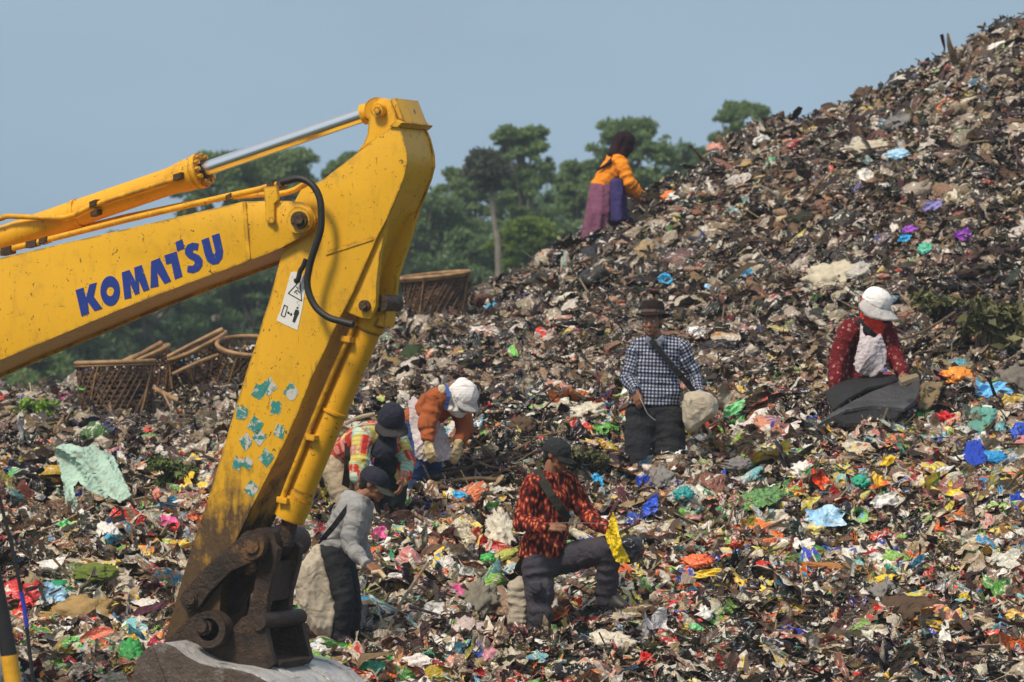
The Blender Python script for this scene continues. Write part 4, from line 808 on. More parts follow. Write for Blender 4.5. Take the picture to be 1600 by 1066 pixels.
def dome(bm, c, M, r, z0=0.0, n=24, m=9, bulge=1.0):
    rings = []
    for i in range(m):
        t = i / (m - 1) * math.pi / 2; rings.append([bm.verts.new(c + M @ Vector((r[0] * math.cos(t) ** bulge * math.cos(a), r[1] * math.cos(t) ** bulge * math.sin(a), z0 + r[2] * math.sin(t)))) for a in [6.28318 * k / n for k in range(n)]] if i < m - 1 else [bm.verts.new(c + M @ Vector((0, 0, z0 + r[2])))])
    for a, b in zip(rings, rings[1:]):
        for k in range(n): bm.faces.new((a[k], a[(k + 1) % n], b[(k + 1) % n], b[k]) if len(b) > 1 else (a[k], a[(k + 1) % n], b[0]))
    return rings[0]
def cap(pr, crown, brim, r=(.088, .108, .082), z=.035, ln=.085, ang=62, droop=.3, tilt=0, back=-.012):
    M = pr.H @ Matrix.Rotation(R(tilt), 3, 'X'); s = pr.hs; c = pr.J['head'] + M @ Vector((0, back, z)) * s; bm = bmesh.new(); r = tuple(x * s for x in r)
    rg0 = dome(bm, c, M, r, 0, bulge=.75); low = [bm.verts.new(v.co - M @ Vector((0, 0, .022 * s))) for v in rg0]; n = len(low)
    for k in range(n): bm.faces.new((low[k], low[(k + 1) % n], rg0[(k + 1) % n], rg0[k]))
    bmesh.ops.create_uvsphere(bm, u_segments=8, v_segments=6, radius=.008, matrix=Matrix.Translation(c + M @ Vector((0, 0, r[2] + .002))))
    ct = place('cap_crown', bm_mesh(bm), crown, pr.root, True); bm = bmesh.new(); g = []
    for i in range(6):
        f = i / 5; row_ = []
        for k in range(17):
            a = R(-ang + 2 * ang * k / 16); e = math.cos(a / R(ang) * math.pi / 2) ** .5; q = 1 + f * ln / r[1] * e; x = r[0] * q * math.sin(a) ; y = r[1] * q * math.cos(a); row_.append(bm.verts.new(c + M @ Vector((x, y, -.014 * s - droop * f * ln * e * s - 2.0 * x * x * f / s))))
        g.append(row_)
    for a, b in zip(g, g[1:]):
        for k in range(16): bm.faces.new((a[k], a[k + 1], b[k + 1], b[k]))
    bmesh.ops.solidify(bm, geom=list(bm.faces), thickness=.005); place('cap_brim', bm_mesh(bm), brim, pr.root, True)
def strap(name, pts, Y, w, mat, parent, th=.008):
    """a flat band following photo points (px, py, depth offset)"""
    ps = [P(x, y, Y + d) for x, y, d in pts]; bm = bmesh.new(); rows = []
    for i, p in enumerate(ps):
        t = (ps[min(i + 1, len(ps) - 1)] - ps[max(i - 1, 0)]).normalized(); sd = t.cross(Vector((0, 1, 0))).normalized() * w / 2; o = Vector((0, th, 0)); rows.append([bm.verts.new(q) for q in (p - sd, p + sd, p + sd + o, p - sd + o)])
    for a, b in zip(rows, rows[1:]):
        for k in range(4): bm.faces.new((a[k], a[(k + 1) % 4], b[(k + 1) % 4], b[k]))
    bm.faces.new(rows[0][::-1]); bm.faces.new(rows[-1]); bmesh.ops.recalc_face_normals(bm, faces=bm.faces); return place(name, bm_mesh(bm), mat, parent, False)
# cloth patterns
def pat(name): k = NT(name); return k, k.attr('bc').outputs['Vector'], k.obj()
def finish(k, col, v, rough=.9, dirt=.35):
    f = k.noise(v, 7, 6, .65); w = k.noise(v, 150, 2, .5); col = k.mix(k.math('MULTIPLY', k.ramp(f, .5, .72), dirt), col, (.06, .045, .035, 1)); k.set(base=col, rough=rough, spec=.2); cz = k.math('ABSOLUTE', k.math('SUBTRACT', k.noise(v, 6, 2, .5, .6), .5)); k.bump(k.math('ADD', k.math('MULTIPLY', cz, 2.0), k.math('MULTIPLY', w, .03)), .62, .035); return k.m
k, bc, v = pat('blue_check_cotton'); sx_ = k.n('SeparateXYZ', {0: bc}).outputs
chk = [k.math('GREATER_THAN', k.math('FRACT', k.math('MULTIPLY', k.math('ADD', sx_[i], 10.0), 36.0)), .46) for i in (0, 1)]; sm = k.math('MULTIPLY', k.math('ADD', chk[0], chk[1]), .5)
cr = k.n('ValToRGB', {0: sm}); cr.color_ramp.interpolation = 'CONSTANT'; e = cr.color_ramp.elements; e[0].color = (.46, .47, .50, 1); e[0].position = 0; e[1].color = (.012, .014, .03, 1); e[1].position = .9; q = e.new(.3); q.color = (.10, .12, .20, 1)
M_CHECK = finish(k, cr.outputs[0], v, dirt=.25)
k, bc, v = pat('red_leaf_batik'); vo = k.n('TexVoronoi', {'Vector': k.n('Mapping', {0: k.n('MixRGB', {0: .05, 1: v, 2: k.n('TexNoise', {'Vector': v, 'Scale': 12.}).outputs[1]}, blend_type='ADD').outputs[0], 2: (.5, .4, .7), 3: (38, 38, 17)}).outputs[0], 'Scale': 1.0}, feature='F1')
cr = k.n('ValToRGB', {0: vo.outputs['Distance']}); e = cr.color_ramp.elements; e[0].color = (.66, .26, .11, 1); e[0].position = .12; e[1].color = (.045, .008, .008, 1); e[1].position = .62; q = e.new(.30); q.color = (.42, .075, .025, 1); q = e.new(.46); q.color = (.22, .018, .012, 1)
M_BATIK = finish(k, cr.outputs[0], v, dirt=.1)
k, bc, v = pat('maroon_floral_cotton'); vo = k.n('TexVoronoi', {'Vector': v, 'Scale': 21.0, 'Randomness': .85}); d = vo.outputs['Distance']
rg_ = k.math('MULTIPLY', k.math('GREATER_THAN', d, .17), k.math('LESS_THAN', d, .29)); sel = k.math('GREATER_THAN', k.n('SeparateXYZ', {0: vo.outputs['Color']}).outputs[0], .35); sp_ = k.math('GREATER_THAN', k.noise(v, 48, 3, .6), .63)
M_FLOR = finish(k, k.mix(k.math('MULTIPLY', k.math('ADD', k.math('MULTIPLY', rg_, sel), k.math('MULTIPLY', sp_, .5)), .8), (.12, .007, .011, 1), (.58, .27, .22, 1)), v, dirt=.15)
k, bc, v = pat('patchwork_plaid'); vo = k.n('TexVoronoi', {'Vector': k.n('Mapping', {0: bc, 3: (16, 12, 1)}).outputs[0], 'Scale': 1.0, 'Randomness': .55}, distance='CHEBYCHEV'); cr = k.n('ValToRGB', {0: k.n('SeparateXYZ', {0: vo.outputs['Color']}).outputs[0]}); cr.color_ramp.interpolation = 'CONSTANT'; e = cr.color_ramp.elements
e[0].color = (.52, .035, .02, 1); e[0].position = 0; e[1].color = (.60, .22, .18, 1); e[1].position = .85
for ps, cc in ((.22, (.32, .58, .44, 1)), (.40, (.62, .52, .10, 1)), (.52, (.44, .62, .52, 1)), (.66, (.60, .09, .05, 1)), (.76, (.36, .46, .20, 1))): q = e.new(ps); q.color = cc
ps_ = k.n('SeparateXYZ', {0: bc}).outputs; st_ = [k.math('LESS_THAN', k.math('FRACT', k.math('MULTIPLY', k.math('ADD', ps_[i], 10.0), 21.0 + 6 * i)), .3) for i in (0, 1)]
pc_ = k.mix(k.math('MULTIPLY', st_[0], .4), cr.outputs[0], (.62, .60, .42, 1)); pc_ = k.mix(k.math('MULTIPLY', st_[1], .35), pc_, (.25, .05, .05, 1)); M_PATCH = finish(k, pc_, v, dirt=.3)
k, bc, v = pat('white_ribbed_cloth'); w_ = k.n('TexWave', {'Vector': v, 'Scale': 26.0, 'Distortion': 1.5}, bands_direction='Z'); M_RIB = finish(k, k.mix(k.ramp(w_.outputs[1], .55, .8), (.80, .79, .78, 1), (.52, .51, .52, 1)), v, dirt=.12)
M_GREYH = mat_cloth('grey_sweat_cloth', (.30, .30, .30), .35); M_BLKC = mat_cloth('faded_black_cloth', (.017, .018, .022), .3, dirtc=(.07, .06, .05)); M_GRYT = mat_cloth('slate_grey_cloth', (.050, .047, .062), .35)
M_NAVY = mat_cloth('navy_cloth', (.018, .020, .035), .2); M_DBRN = mat_cloth('dark_brown_felt', (.040, .026, .024), .2); M_GRNG = mat_cloth('grey_green_cloth', (.10, .105, .085), .2); M_WHITE = mat_cloth('white_cotton', (.80, .79, .78), .08); M_REDC = mat_cloth('red_scarf_cloth', (.62, .035, .012), .1)
M_ORNG = mat_cloth('orange_knit', (.85, .27, .015), .05); M_MARN = mat_cloth('dark_maroon_cloth', (.022, .008, .012), .1); M_PLUM = mat_cloth('plum_sarong', (.20, .075, .13), .2); M_VIOL = mat_cloth('violet_navy_apron', (.045, .035, .14), .1); M_RUST = mat_cloth('rust_brown_sweater', (.36, .095, .028), .12)
M_APRN = mat_cloth('stained_white_apron', (.56, .50, .52), .75, dirtc=(.26, .17, .15)); M_JEAN = mat_cloth('blue_denim', (.035, .075, .20), .3); M_GLOV = mat_cloth('cream_glove', (.62, .50, .28), .4); M_SACK = mat_cloth('dirty_white_sack', (.47, .41, .32), .7, dirtc=(.22, .17, .12)); M_STRP = mat_cloth('black_webbing', (.012, .012, .014), .1); M_BEIG = mat_cloth('beige_cloth', (.40, .32, .22), .5)
# ------------------------------------------------------------------ the seven waste pickers
# man in the grey hoodie
p = Person(29.5, 'man in grey hoodie and dark cap bending right, reaching down beside the bucket cylinder', dict(pelvis=(523, 866), neck=(561, 779), head=(584, 757, -.02), sh_a=(556, 797, -.16), sh_b=(566, 794, .16), el_a=(545, 850, -.24), wr_a=(571, 881, -.34), el_b=(560, 848, .26), wr_b=(576, 880, .22),
    hip_a=(521, 872, -.085), hip_b=(530, 870, .085), kn_a=(538, 938, -.14), kn_b=(549, 935, .06), ankle_a=(530, 1016, -.06), ankle_b=(548, 1010, .14)), (.88, -.28, -.36), hand_a=((.85, -.25, -.45), (0, -.5, .8), .45, -1))
p.hair(); p.shirt(M_GREYH, (524, 860), (.165, .13, .03), sleeve=(.080, .062, .042), cuff=.93, amp=.009, name='hoodie', waist=(.15, .13, .09), extra=[[E(p.J['neck'] + Vector((-.06, 0, .01)), (.075, .10, .045)), E(p.J['neck'] + Vector((.02, -.0, -.015)), (.06, .10, .04))], [E(p.J['neck'] + Vector((-.085, 0, -.045)), (.05, .085, .06))]])
p.trousers(M_BLKC, (523, 858), (.108, .074, .060), amp=.008); cap(p, M_NAVY, M_GRNG, tilt=-6)
sk = slab('sack', [(499, 850), (506, 858), (511, 880), (518, 905), (526, 940), (530, 965), (524, 990), (511, 1003), (496, 999), (480, 975), (468, 945), (463, 915), (464, 888), (478, 868)], 29.45, .22, M_SACK, label='long dirty white sack slung behind the man in the grey hoodie', cat='sack', seed=4, amp=.015, stretch=(1.2, 1, .35), smooth=3)
strap('strap', [(546, 790, -.20), (536, 803, -.22), (522, 822, -.20), (508, 838, -.15), (500, 852, -.06)], 29.5, .038, M_STRP, sk)
ht = tube('stick', [P(582, 895, 29.1), P(593, 893, 29.06), P(602, 903, 29.04)], .016, mat_plain('pale_bone', (.55, .42, .26), .7)); tag(ht, 'short pale stub pinched in the fingers of the hoodie man', 'stick')
# man in the red batik shirt
p = Person(30.3, 'man in red leaf-patterned shirt and dark cap, one knee raised, holding a yellow bag', dict(pelvis=(850, 874), neck=(860, 742, -.02), head=(870, 711, -.05), sh_a=(833, 757, -.13), sh_b=(887, 755, .13), el_a=(815, 816, -.20), wr_a=(851, 826, -.40), el_b=(918, 806, .02), wr_b=(949, 828, -.16),
    hip_a=(840, 882, -.08), hip_b=(864, 876, .08), kn_a=(846, 958, -.13), kn_b=(950, 858, -.10), ankle_a=(838, 1030, -.02), ankle_b=(948, 935, .02)), (.80, -.50, -.30), hand_a=((1, -.1, .12), (-.1, -.6, .8), .35, -1), hand_b=((.8, -.3, -.5), (.1, -.5, .8), .75, 1))
p.hair(); p.shirt(M_BATIK, (846, 869, -.0), (.20, .155, .035), sleeve=(.082, .064, .048), cuff=.96, amp=.009, chest=(.18, .13, .13), waist=(.18, .135, .09), seed=5); p.trousers(M_GRYT, (850, 868), (.120, .092, .074), seed=5, amp=.009)
slab('trouser_pocket', [(826, 908), (848, 908), (846, 925), (838, 930), (826, 926)], 30.06, .04, M_GRYT, p.root, .008, 2, .002, 9); cap(p, mat_cloth('charcoal_cap_cloth', (.020, .022, .024), .15), mat_cloth('charcoal_brim_cloth', (.035, .038, .038), .15), tilt=-4, ln=.08)
strap('shoulder_strap', [(838, 733, -.10), (848, 752, -.20), (862, 775, -.24), (876, 795, -.22), (888, 812, -.12)], 30.3, .06, mat_cloth('olive_webbing', (.028, .030, .022), .2), p.root)
hk = tube('picking_hook', [P(866, 818, 29.86), P(895, 817, 29.9), P(930, 818, 30.0), P(948, 821, 30.02)], .004, mat_plain('wire_steel', (.35, .33, .32), .4, .8), n=6, sub=2); tag(hk, 'thin straight wire hook held level by the man in the red shirt', 'hook')
yb = drape('plastic_bag', [(957, 800), (962, 808), (966, 830), (972, 850), (981, 868), (985, 878), (972, 881), (962, 877), (955, 862), (950, 848), (945, 836), (952, 818)], 30.0, mat_film('bright_yellow_film', (.82, .60, .01), rough=.4), amp=.035, freq=14, ang=-72, seed=3, cell=.7, bulge=.03, label='limp bright yellow bag hanging from the hand of the red-shirted man', cat='bag')
bb = slab('plastic_bag', [(962, 846), (978, 838), (998, 842), (1008, 858), (1002, 872), (985, 880), (970, 874)], 30.25, .2, mat_film('black_film', (.014, .014, .02), rough=.3), label='shiny black bag right behind the yellow bag on the raised knee', cat='bag', voxel=.009, smooth=2, amp=.015, freq=12)
sk = slab('sack', [(797, 908), (812, 902), (824, 906), (827, 930), (823, 960), (825, 985), (818, 998), (800, 996), (794, 975), (797, 950), (793, 925)], 30.35, .2, M_SACK, label='upright pale beige sack against the left leg of the red-shirted man', cat='sack', seed=9, amp=.013, smooth=3, stretch=(.5, 1, 1.6))
# man in the checked shirt
p = Person(34.0, 'man in brown hat and blue checked shirt standing facing the camera', dict(pelvis=(1022, 645), neck=(1027, 531), head=(1019, 504, -.04), sh_a=(997, 544, .0), sh_b=(1062, 542, .0), el_a=(981, 590, -.03), wr_a=(993, 611, -.17), el_b=(1085, 588, .04), wr_b=(1093, 615, -.08),
    hip_a=(1002, 655, 0), hip_b=(1044, 655, 0), kn_a=(998, 722, -.1), kn_b=(1047, 718, -.08), ankle_a=(996, 790, 0), ankle_b=(1048, 788, 0)), (-.28, -.95, -.02), hand_a=((.25, -.3, -.85), (-.5, -.8, .3), .7, 1))
p.hair(); p.shirt(M_CHECK, (1023, 629), (.225, .145, .04), sleeve=(.082, .062, .046), cuff=.9, amp=.012, chest=(.19, .125, .13), waist=(.195, .13, .09), seed=7); p.trousers(M_BLKC, (1023, 634), (.14, .115, .09), seed=8)
bm = bmesh.new(); M = p.H @ Matrix.Rotation(R(7), 3, 'X'); c = p.J['head'] + M @ Vector((0, -.015, .066)); prof_ = [(.150, -.012), (.138, -.006), (.120, .0), (.102, .008), (.100, .04), (.094, .085), (.080, .105), (.04, .112), (.0, .108)]
rings = [[bm.verts.new(c + M @ Vector((r_ * .93 * math.cos(6.28318 * q / 28), r_ * 1.08 * math.sin(6.28318 * q / 28), z_ + (.012 * math.cos(12.566 * q / 28) if r_ > .13 else 0)))) for q in range(28)] for r_, z_ in prof_]
for a, b in zip(rings, rings[1:]):
    for q in range(28): bm.faces.new((a[q], a[(q + 1) % 28], b[(q + 1) % 28], b[q]))
bmesh.ops.solidify(bm, geom=list(bm.faces), thickness=.004); place('bucket_hat', bm_mesh(bm), M_DBRN, p.root, True)
bm = bmesh.new(); r2 = [[bm.verts.new(c + M @ Vector((r_ * .93 * math.cos(6.28318 * q / 28), r_ * 1.08 * math.sin(6.28318 * q / 28), z_))) for q in range(28)] for r_, z_ in ((.1045, .010), (.1035, .032))]
for q in range(28): bm.faces.new((r2[0][q], r2[0][(q + 1) % 28], r2[1][(q + 1) % 28], r2[1][q]))
place('hat_band', bm_mesh(bm), mat_cloth('tan_band', (.10, .07, .06), .2), p.root, True)
for pl in ([(1010, 524), (1020, 530), (1017, 543), (1008, 536)], [(1024, 532), (1036, 522), (1040, 532), (1030, 544)]): slab('collar', pl, 33.875, .03, M_GREYH if 0 else mat_cloth('blue_grey_cotton', (.20, .22, .28), .2), p.root, .006, 1, .001, 9)
sk = slab('sack', [(1070, 616), (1090, 612), (1110, 616), (1121, 628), (1120, 645), (1108, 655), (1092, 668), (1076, 676), (1068, 660), (1067, 635)], 33.85, .26, M_SACK, label='pale woven sack hanging at the hip of the man in the checked shirt', cat='sack', seed=12, amp=.014, smooth=3, stretch=(1.3, 1, .5))
strap('strap', [(1010, 522, -.10), (1022, 538, -.17), (1040, 560, -.18), (1060, 583, -.17), (1076, 602, -.14), (1086, 614, -.12)], 34.0, .045, M_STRP, sk)
hk = tube('picking_hook', [P(1000, 622, 33.77), P(1006, 634, 33.75), P(1012, 647, 33.74), P(1024, 657, 33.73)], .0045, mat_plain('wire_steel', (.35, .33, .32), .4, .8), n=6, sub=2); tag(hk, 'bent wire hook pointing down from the hand of the man in the checked shirt', 'hook')
# woman with the white cap
p = Person(35.4, 'woman in white cap, red headscarf, floral maroon top and apron behind black sheets', dict(pelvis=(1346, 600, .05), neck=(1360, 503), head=(1369, 478, -.04), sh_a=(1325, 516, -.10), sh_b=(1384, 516, .08), el_a=(1307, 566, -.16), wr_a=(1305, 603, -.34), el_b=(1400, 562, -.08), wr_b=(1411, 582, -.30),
    hip_a=(1333, 610, 0), hip_b=(1362, 610, .1), kn_a=(1335, 670, -.05), kn_b=(1368, 668, .05), ankle_a=(1336, 740, .1), ankle_b=(1368, 738, .15)), (.72, -.55, -.42), hs=1.12, sk=M_SKIN, hand_b=((.3, -.5, -.5), (.2, -.2, .9), .6, 1))
p.shirt(M_FLOR, (1347, 600, .03), (.18, .15, .04), sleeve=(.085, .068, .050), cuff=.95, amp=.012, name='blouse', seed=9); p.trousers(M_BLKC, (1347, 603, .05))
hs = p.hs; garment('headscarf', [[E(p.hp(0, -.03, .02), (.092 * hs, .098 * hs, .098 * hs), p.H), E(p.hp(0, -.02, -.08), (.08, .08, .06), p.H)], [E(p.hp(0, -.02, -.08), (.085, .09, .05), p.H), E(p.J['neck'] + Vector((.02, -.05, -.04)), (.10, .09, .05))], [E(p.hp(0, .03, -.11), (.05, .05, .03), p.H), E(p.J['neck'] + Vector((.04, -.11, -.10)), (.06, .04, .05))]], M_REDC, p.root, .008, 3, .006, 14)
cap(p, M_WHITE, M_WHITE, r=(.104, .116, .092), ln=.12, ang=125, droop=.30, z=.040, tilt=-4)
drape('apron', [(1346, 516), (1352, 524), (1365, 527), (1376, 522), (1385, 545), (1385, 560), (1380, 580), (1362, 590), (1340, 582), (1334, 570), (1339, 548)], 35.17, M_APRN, p.root, amp=.02, freq=7, ang=80, seed=2, cell=.8, bulge=.05)
strap('apron_strap', [(1347, 505, -.17), (1346, 514, -.21), (1346, 524, -.22)], 35.4, .022, M_APRN, p.root)
bm = bmesh.new(); [bmesh.ops.create_icosphere(bm, subdivisions=1, radius=.02, matrix=Matrix.Translation(P(1361 + dx, 552 + dz, 35.178)) @ Matrix.Diagonal((1, .3, 1, 1))) for dx, dz in ((0, 0), (5, -4), (-4, 5))]; place('apron_print', bm_mesh(bm), mat_cloth('faded_orange_print', (.55, .16, .06), .4), p.root, True)
strap('shoulder_strap', [(1340, 500, -.14), (1348, 508, -.19), (1360, 519, -.20), (1374, 532, -.16)], 35.4, .05, M_STRP, p.root)
# woman in orange
p = Person(47.2, 'woman in orange top, dark headscarf and plum sarong on the ridge against the trees', dict(pelvis=(941, 293), neck=(968, 246), head=(977, 222, 0), sh_a=(968, 252, -.13), sh_b=(957, 250, .13), el_a=(983, 284, -.20), wr_a=(1001, 305, -.12), el_b=(966, 282, .22), wr_b=(986, 302, .26),
    hip_a=(941, 298, -.08), hip_b=(937, 297, .08), kn_a=(944, 348, -.1), kn_b=(940, 348, .1), ankle_a=(936, 400, -.08), ankle_b=(934, 400, .1)), (.78, .55, -.28), hs=1.0, hand_a=((.6, .0, -.8), (.7, -.3, .5), .6, 1))
p.shirt(M_ORNG, (940, 289), (.135, .125, .03), sleeve=(.082, .070, .052), cuff=1.0, amp=.010, name='orange_top', seed=2, waist=(.14, .13, .1), chest=(.15, .12, .13))
garment('sarong', [[E(P(941, 290, 47.2), (.135, .16, .03)), E(P(938, 330, 47.2), (.16, .235, .04))], [E(P(938, 330, 47.2), (.16, .235, .04)), E(P(932, 372, 47.2), (.175, .24, .04))]], M_PLUM, p.root, .012, 3, .012, 7, stretch=(1, 1, .25))
garment('apron', [[E(P(964, 284, 47.1), (.075, .13, .03)), E(P(968, 345, 47.1), (.115, .17, .03))]], M_VIOL, p.root, .012, 3, .010, 7, stretch=(1, 1, .25))
garment('headscarf', [[E(p.hp(0, .0, .02), (.098, .118, .108), p.H), E(p.hp(0, .01, -.07), (.09, .10, .06), p.H)], [E(p.hp(0, -.08, .02), (.08, .06, .08), p.H), E(p.J['neck'] + Vector((-.06, -.02, .03)), (.08, .09, .03))], [E(p.hp(0, -.0, -.07), (.085, .095, .06), p.H), E(p.J['neck'] + Vector((-.0, 0, -.02)), (.085, .11, .04))], [E(p.J['neck'] + Vector((-.04, -.06, .0)), (.05, .06, .03)), E(P(950, 256, 47.05), .02)], [E(P(950, 256, 47.05), .02), E(P(934, 266, 47.1), .012)]], M_MARN, p.root, .009, 3, .003, 7)
slab('pouch', [(918, 320), (926, 322), (930, 345), (928, 366), (912, 368), (915, 340)], 47.25, .12, M_BEIG, p.root, .012, 3, .006)
strap('belt', [(927, 283, -.05), (934, 286, -.13), (944, 289, -.16), (955, 288, -.12)], 47.2, .04, M_ORNG, p.root)
# woman with the ribbed white hood
p = Person(33.8, 'woman in ribbed white hood and rust sweater stooping in a stained white apron', dict(pelvis=(650, 662, .06), neck=(701, 617, -.26), head=(724, 620, -.36), sh_a=(680, 624, -.36), sh_b=(717, 630, -.08), el_a=(667, 664, -.42), wr_a=(670, 690, -.46), el_b=(728, 668, -.16), wr_b=(716, 692, -.26),
    hip_a=(645, 670, 0), hip_b=(660, 667, .14), kn_a=(652, 718, -.06), kn_b=(676, 716, .08), ankle_a=(650, 778, .05), ankle_b=(672, 775, .16)), (.50, -.52, -.62), hs=1.05, sk=M_GLOV, hand_a=((.1, -.1, -1), (-.6, -.8, 0), .5, 1), hand_b=((-.2, -.1, -1), (.6, -.8, 0), .5, -1))
p.body.data.materials[0] = M_SKIN2
p.shirt(M_RUST, (647, 656, .06), (.16, .135, .05), sleeve=(.085, .072, .055), cuff=.75, amp=.009, name='sweater', seed=4); p.trousers(M_JEAN, (650, 663, .06), (.12, .085, .068))
for q in 'ab':
    d = (p.J['wr_' + q] - p.J['el_' + q]); garment('glove', [[E(p.J['el_' + q].lerp(p.J['wr_' + q], .55), .05), E(p.J['wr_' + q], .038)]] + hand_hulls(p.J['wr_' + q], (.1 if q == 'a' else -.2, -.1, -1), (-.6 if q == 'a' else .6, -.8, 0), 1.12, .5, 1 if q == 'a' else -1), M_GLOV, p.root, .007, 2, .002, 20)
garment('hood', [[E(p.hp(0, -.0, .03), (.102, .115, .108), p.H)], [E(p.hp(0, -.02, -.05), (.088, .095, .09), p.H), E(p.J['neck'] + Vector((0, -.0, -.02)), (.095, .11, .06))], [E(p.hp(0, .05, -.11), (.06, .04, .04), p.H), E(p.hp(0, -.01, -.12), (.085, .08, .05), p.H), E(p.J['neck'] + Vector((.05, -.10, -.12)), (.06, .04, .03))]], M_RIB, p.root, .008, 2, .009, 11)
garment('face_mask', [[E(p.hp(0, .06, -.04), (.068, .060, .055), p.H)]], mat_cloth('grey_mask_cloth', (.22, .20, .20), .1), p.root, .008, 2, .002, 12)
cap(p, M_RIB, M_RIB, r=(.098, .110, .088), ln=.06, ang=70, droop=.5, z=.03, back=.0)
garment('scarf_drape', [[E(p.hp(-.02, -.09, .02), (.07, .05, .08), p.H), E(p.hp(0, -.08, -.09), (.10, .05, .05), p.H)], [E(p.hp(0, -.08, -.09), (.10, .05, .05), p.H), E(p.J['neck'] + Vector((-.04, .02, .02)), (.10, .09, .03))]], M_WHITE, p.root, .009, 2, .010, 12)
drape('apron', [(638, 628), (646, 618), (656, 628), (668, 648), (684, 655), (697, 676), (707, 704), (702, 718), (684, 722), (664, 720), (650, 716), (647, 695), (640, 660)], 33.60, M_APRN, p.root, amp=.03, freq=6, ang=70, seed=6, tilt=.12, cell=.8, bulge=.05)
strap('apron_strap', [(694, 601, -.33), (699, 608, -.40), (701, 620, -.44), (696, 640, -.40)], 33.8, .03, mat_cloth('blue_strap', (.05, .09, .30), .1), p.root)
slab('shoulder_patch', [(684, 603), (694, 600), (698, 610), (694, 618), (685, 614)], 33.42, .04, mat_cloth('cream_patch', (.60, .52, .36), .2), p.root, .008, 2, .002)
# woman in the patchwork plaid shirt
p = Person(33.0, 'person in multicoloured plaid shirt and black hat bent over behind the hoodie man', dict(pelvis=(532, 718, .10), neck=(590, 672, -.30), head=(611, 660, -.42), sh_a=(567, 685, -.42), sh_b=(618, 688, -.12), el_a=(562, 720, -.48), wr_a=(558, 748, -.54), el_b=(634, 722, -.2), wr_b=(628, 752, -.32),
    hip_a=(524, 728, 0), hip_b=(545, 726, .16), kn_a=(534, 776, -.12), kn_b=(562, 774, .08), ankle_a=(530, 836, 0), ankle_b=(560, 830, .14)), (.18, -.68, -.60), sk=M_SKIN, hand_a=((.1, -.2, -1), (-.8, -.5, 0), .5, 1))
p.shirt(M_PATCH, (528, 712, .1), (.17, .14, .06), sleeve=(.092, .080, .058), cuff=.9, amp=.009, seed=14, chest=(.17, .13, .13)); p.trousers(M_BEIG, (530, 722, .1), (.12, .085, .07))
garment('headscarf', [[E(p.hp(0, -.03, .0), (.09, .09, .10), p.H), E(p.hp(0, -.02, -.09), (.08, .07, .05), p.H)], [E(p.hp(0, .0, -.10), (.07, .06, .04), p.H), E(P(600, 706, 32.55), (.10, .05, .08))]], M_NAVY, p.root, .009, 3, .007, 12)
cap(p, M_NAVY, mat_cloth('grey_brim_cloth', (.09, .08, .085), .2), r=(.104, .112, .125), ln=.075, ang=85, droop=.25, z=.03)
sk = slab('sack', [(585, 716), (600, 706), (622, 708), (634, 722), (636, 760), (632, 795), (614, 806), (594, 800), (584, 775), (581, 745)], 32.85, .24, mat_cloth('dark_green_black_sack', (.016, .022, .022), .3), label='dark sack hanging in front of the plaid-shirted stooping person', cat='sack', seed=15, amp=.008)
strap('shoulder_strap', [(544, 692, -.26), (545, 712, -.28), (543, 738, -.24), (539, 764, -.16)], 33, .06, mat_cloth('brown_black_webbing', (.03, .022, .018), .2), p.root)
tt = tube('roll', [P(540, 662, 32.66), P(562, 652, 32.6), P(586, 647, 32.6)], .016, M_BEIG, None, 8, 3); tag(tt, 'thin beige roll of cloth lying along the stooping plaid back', 'roll')
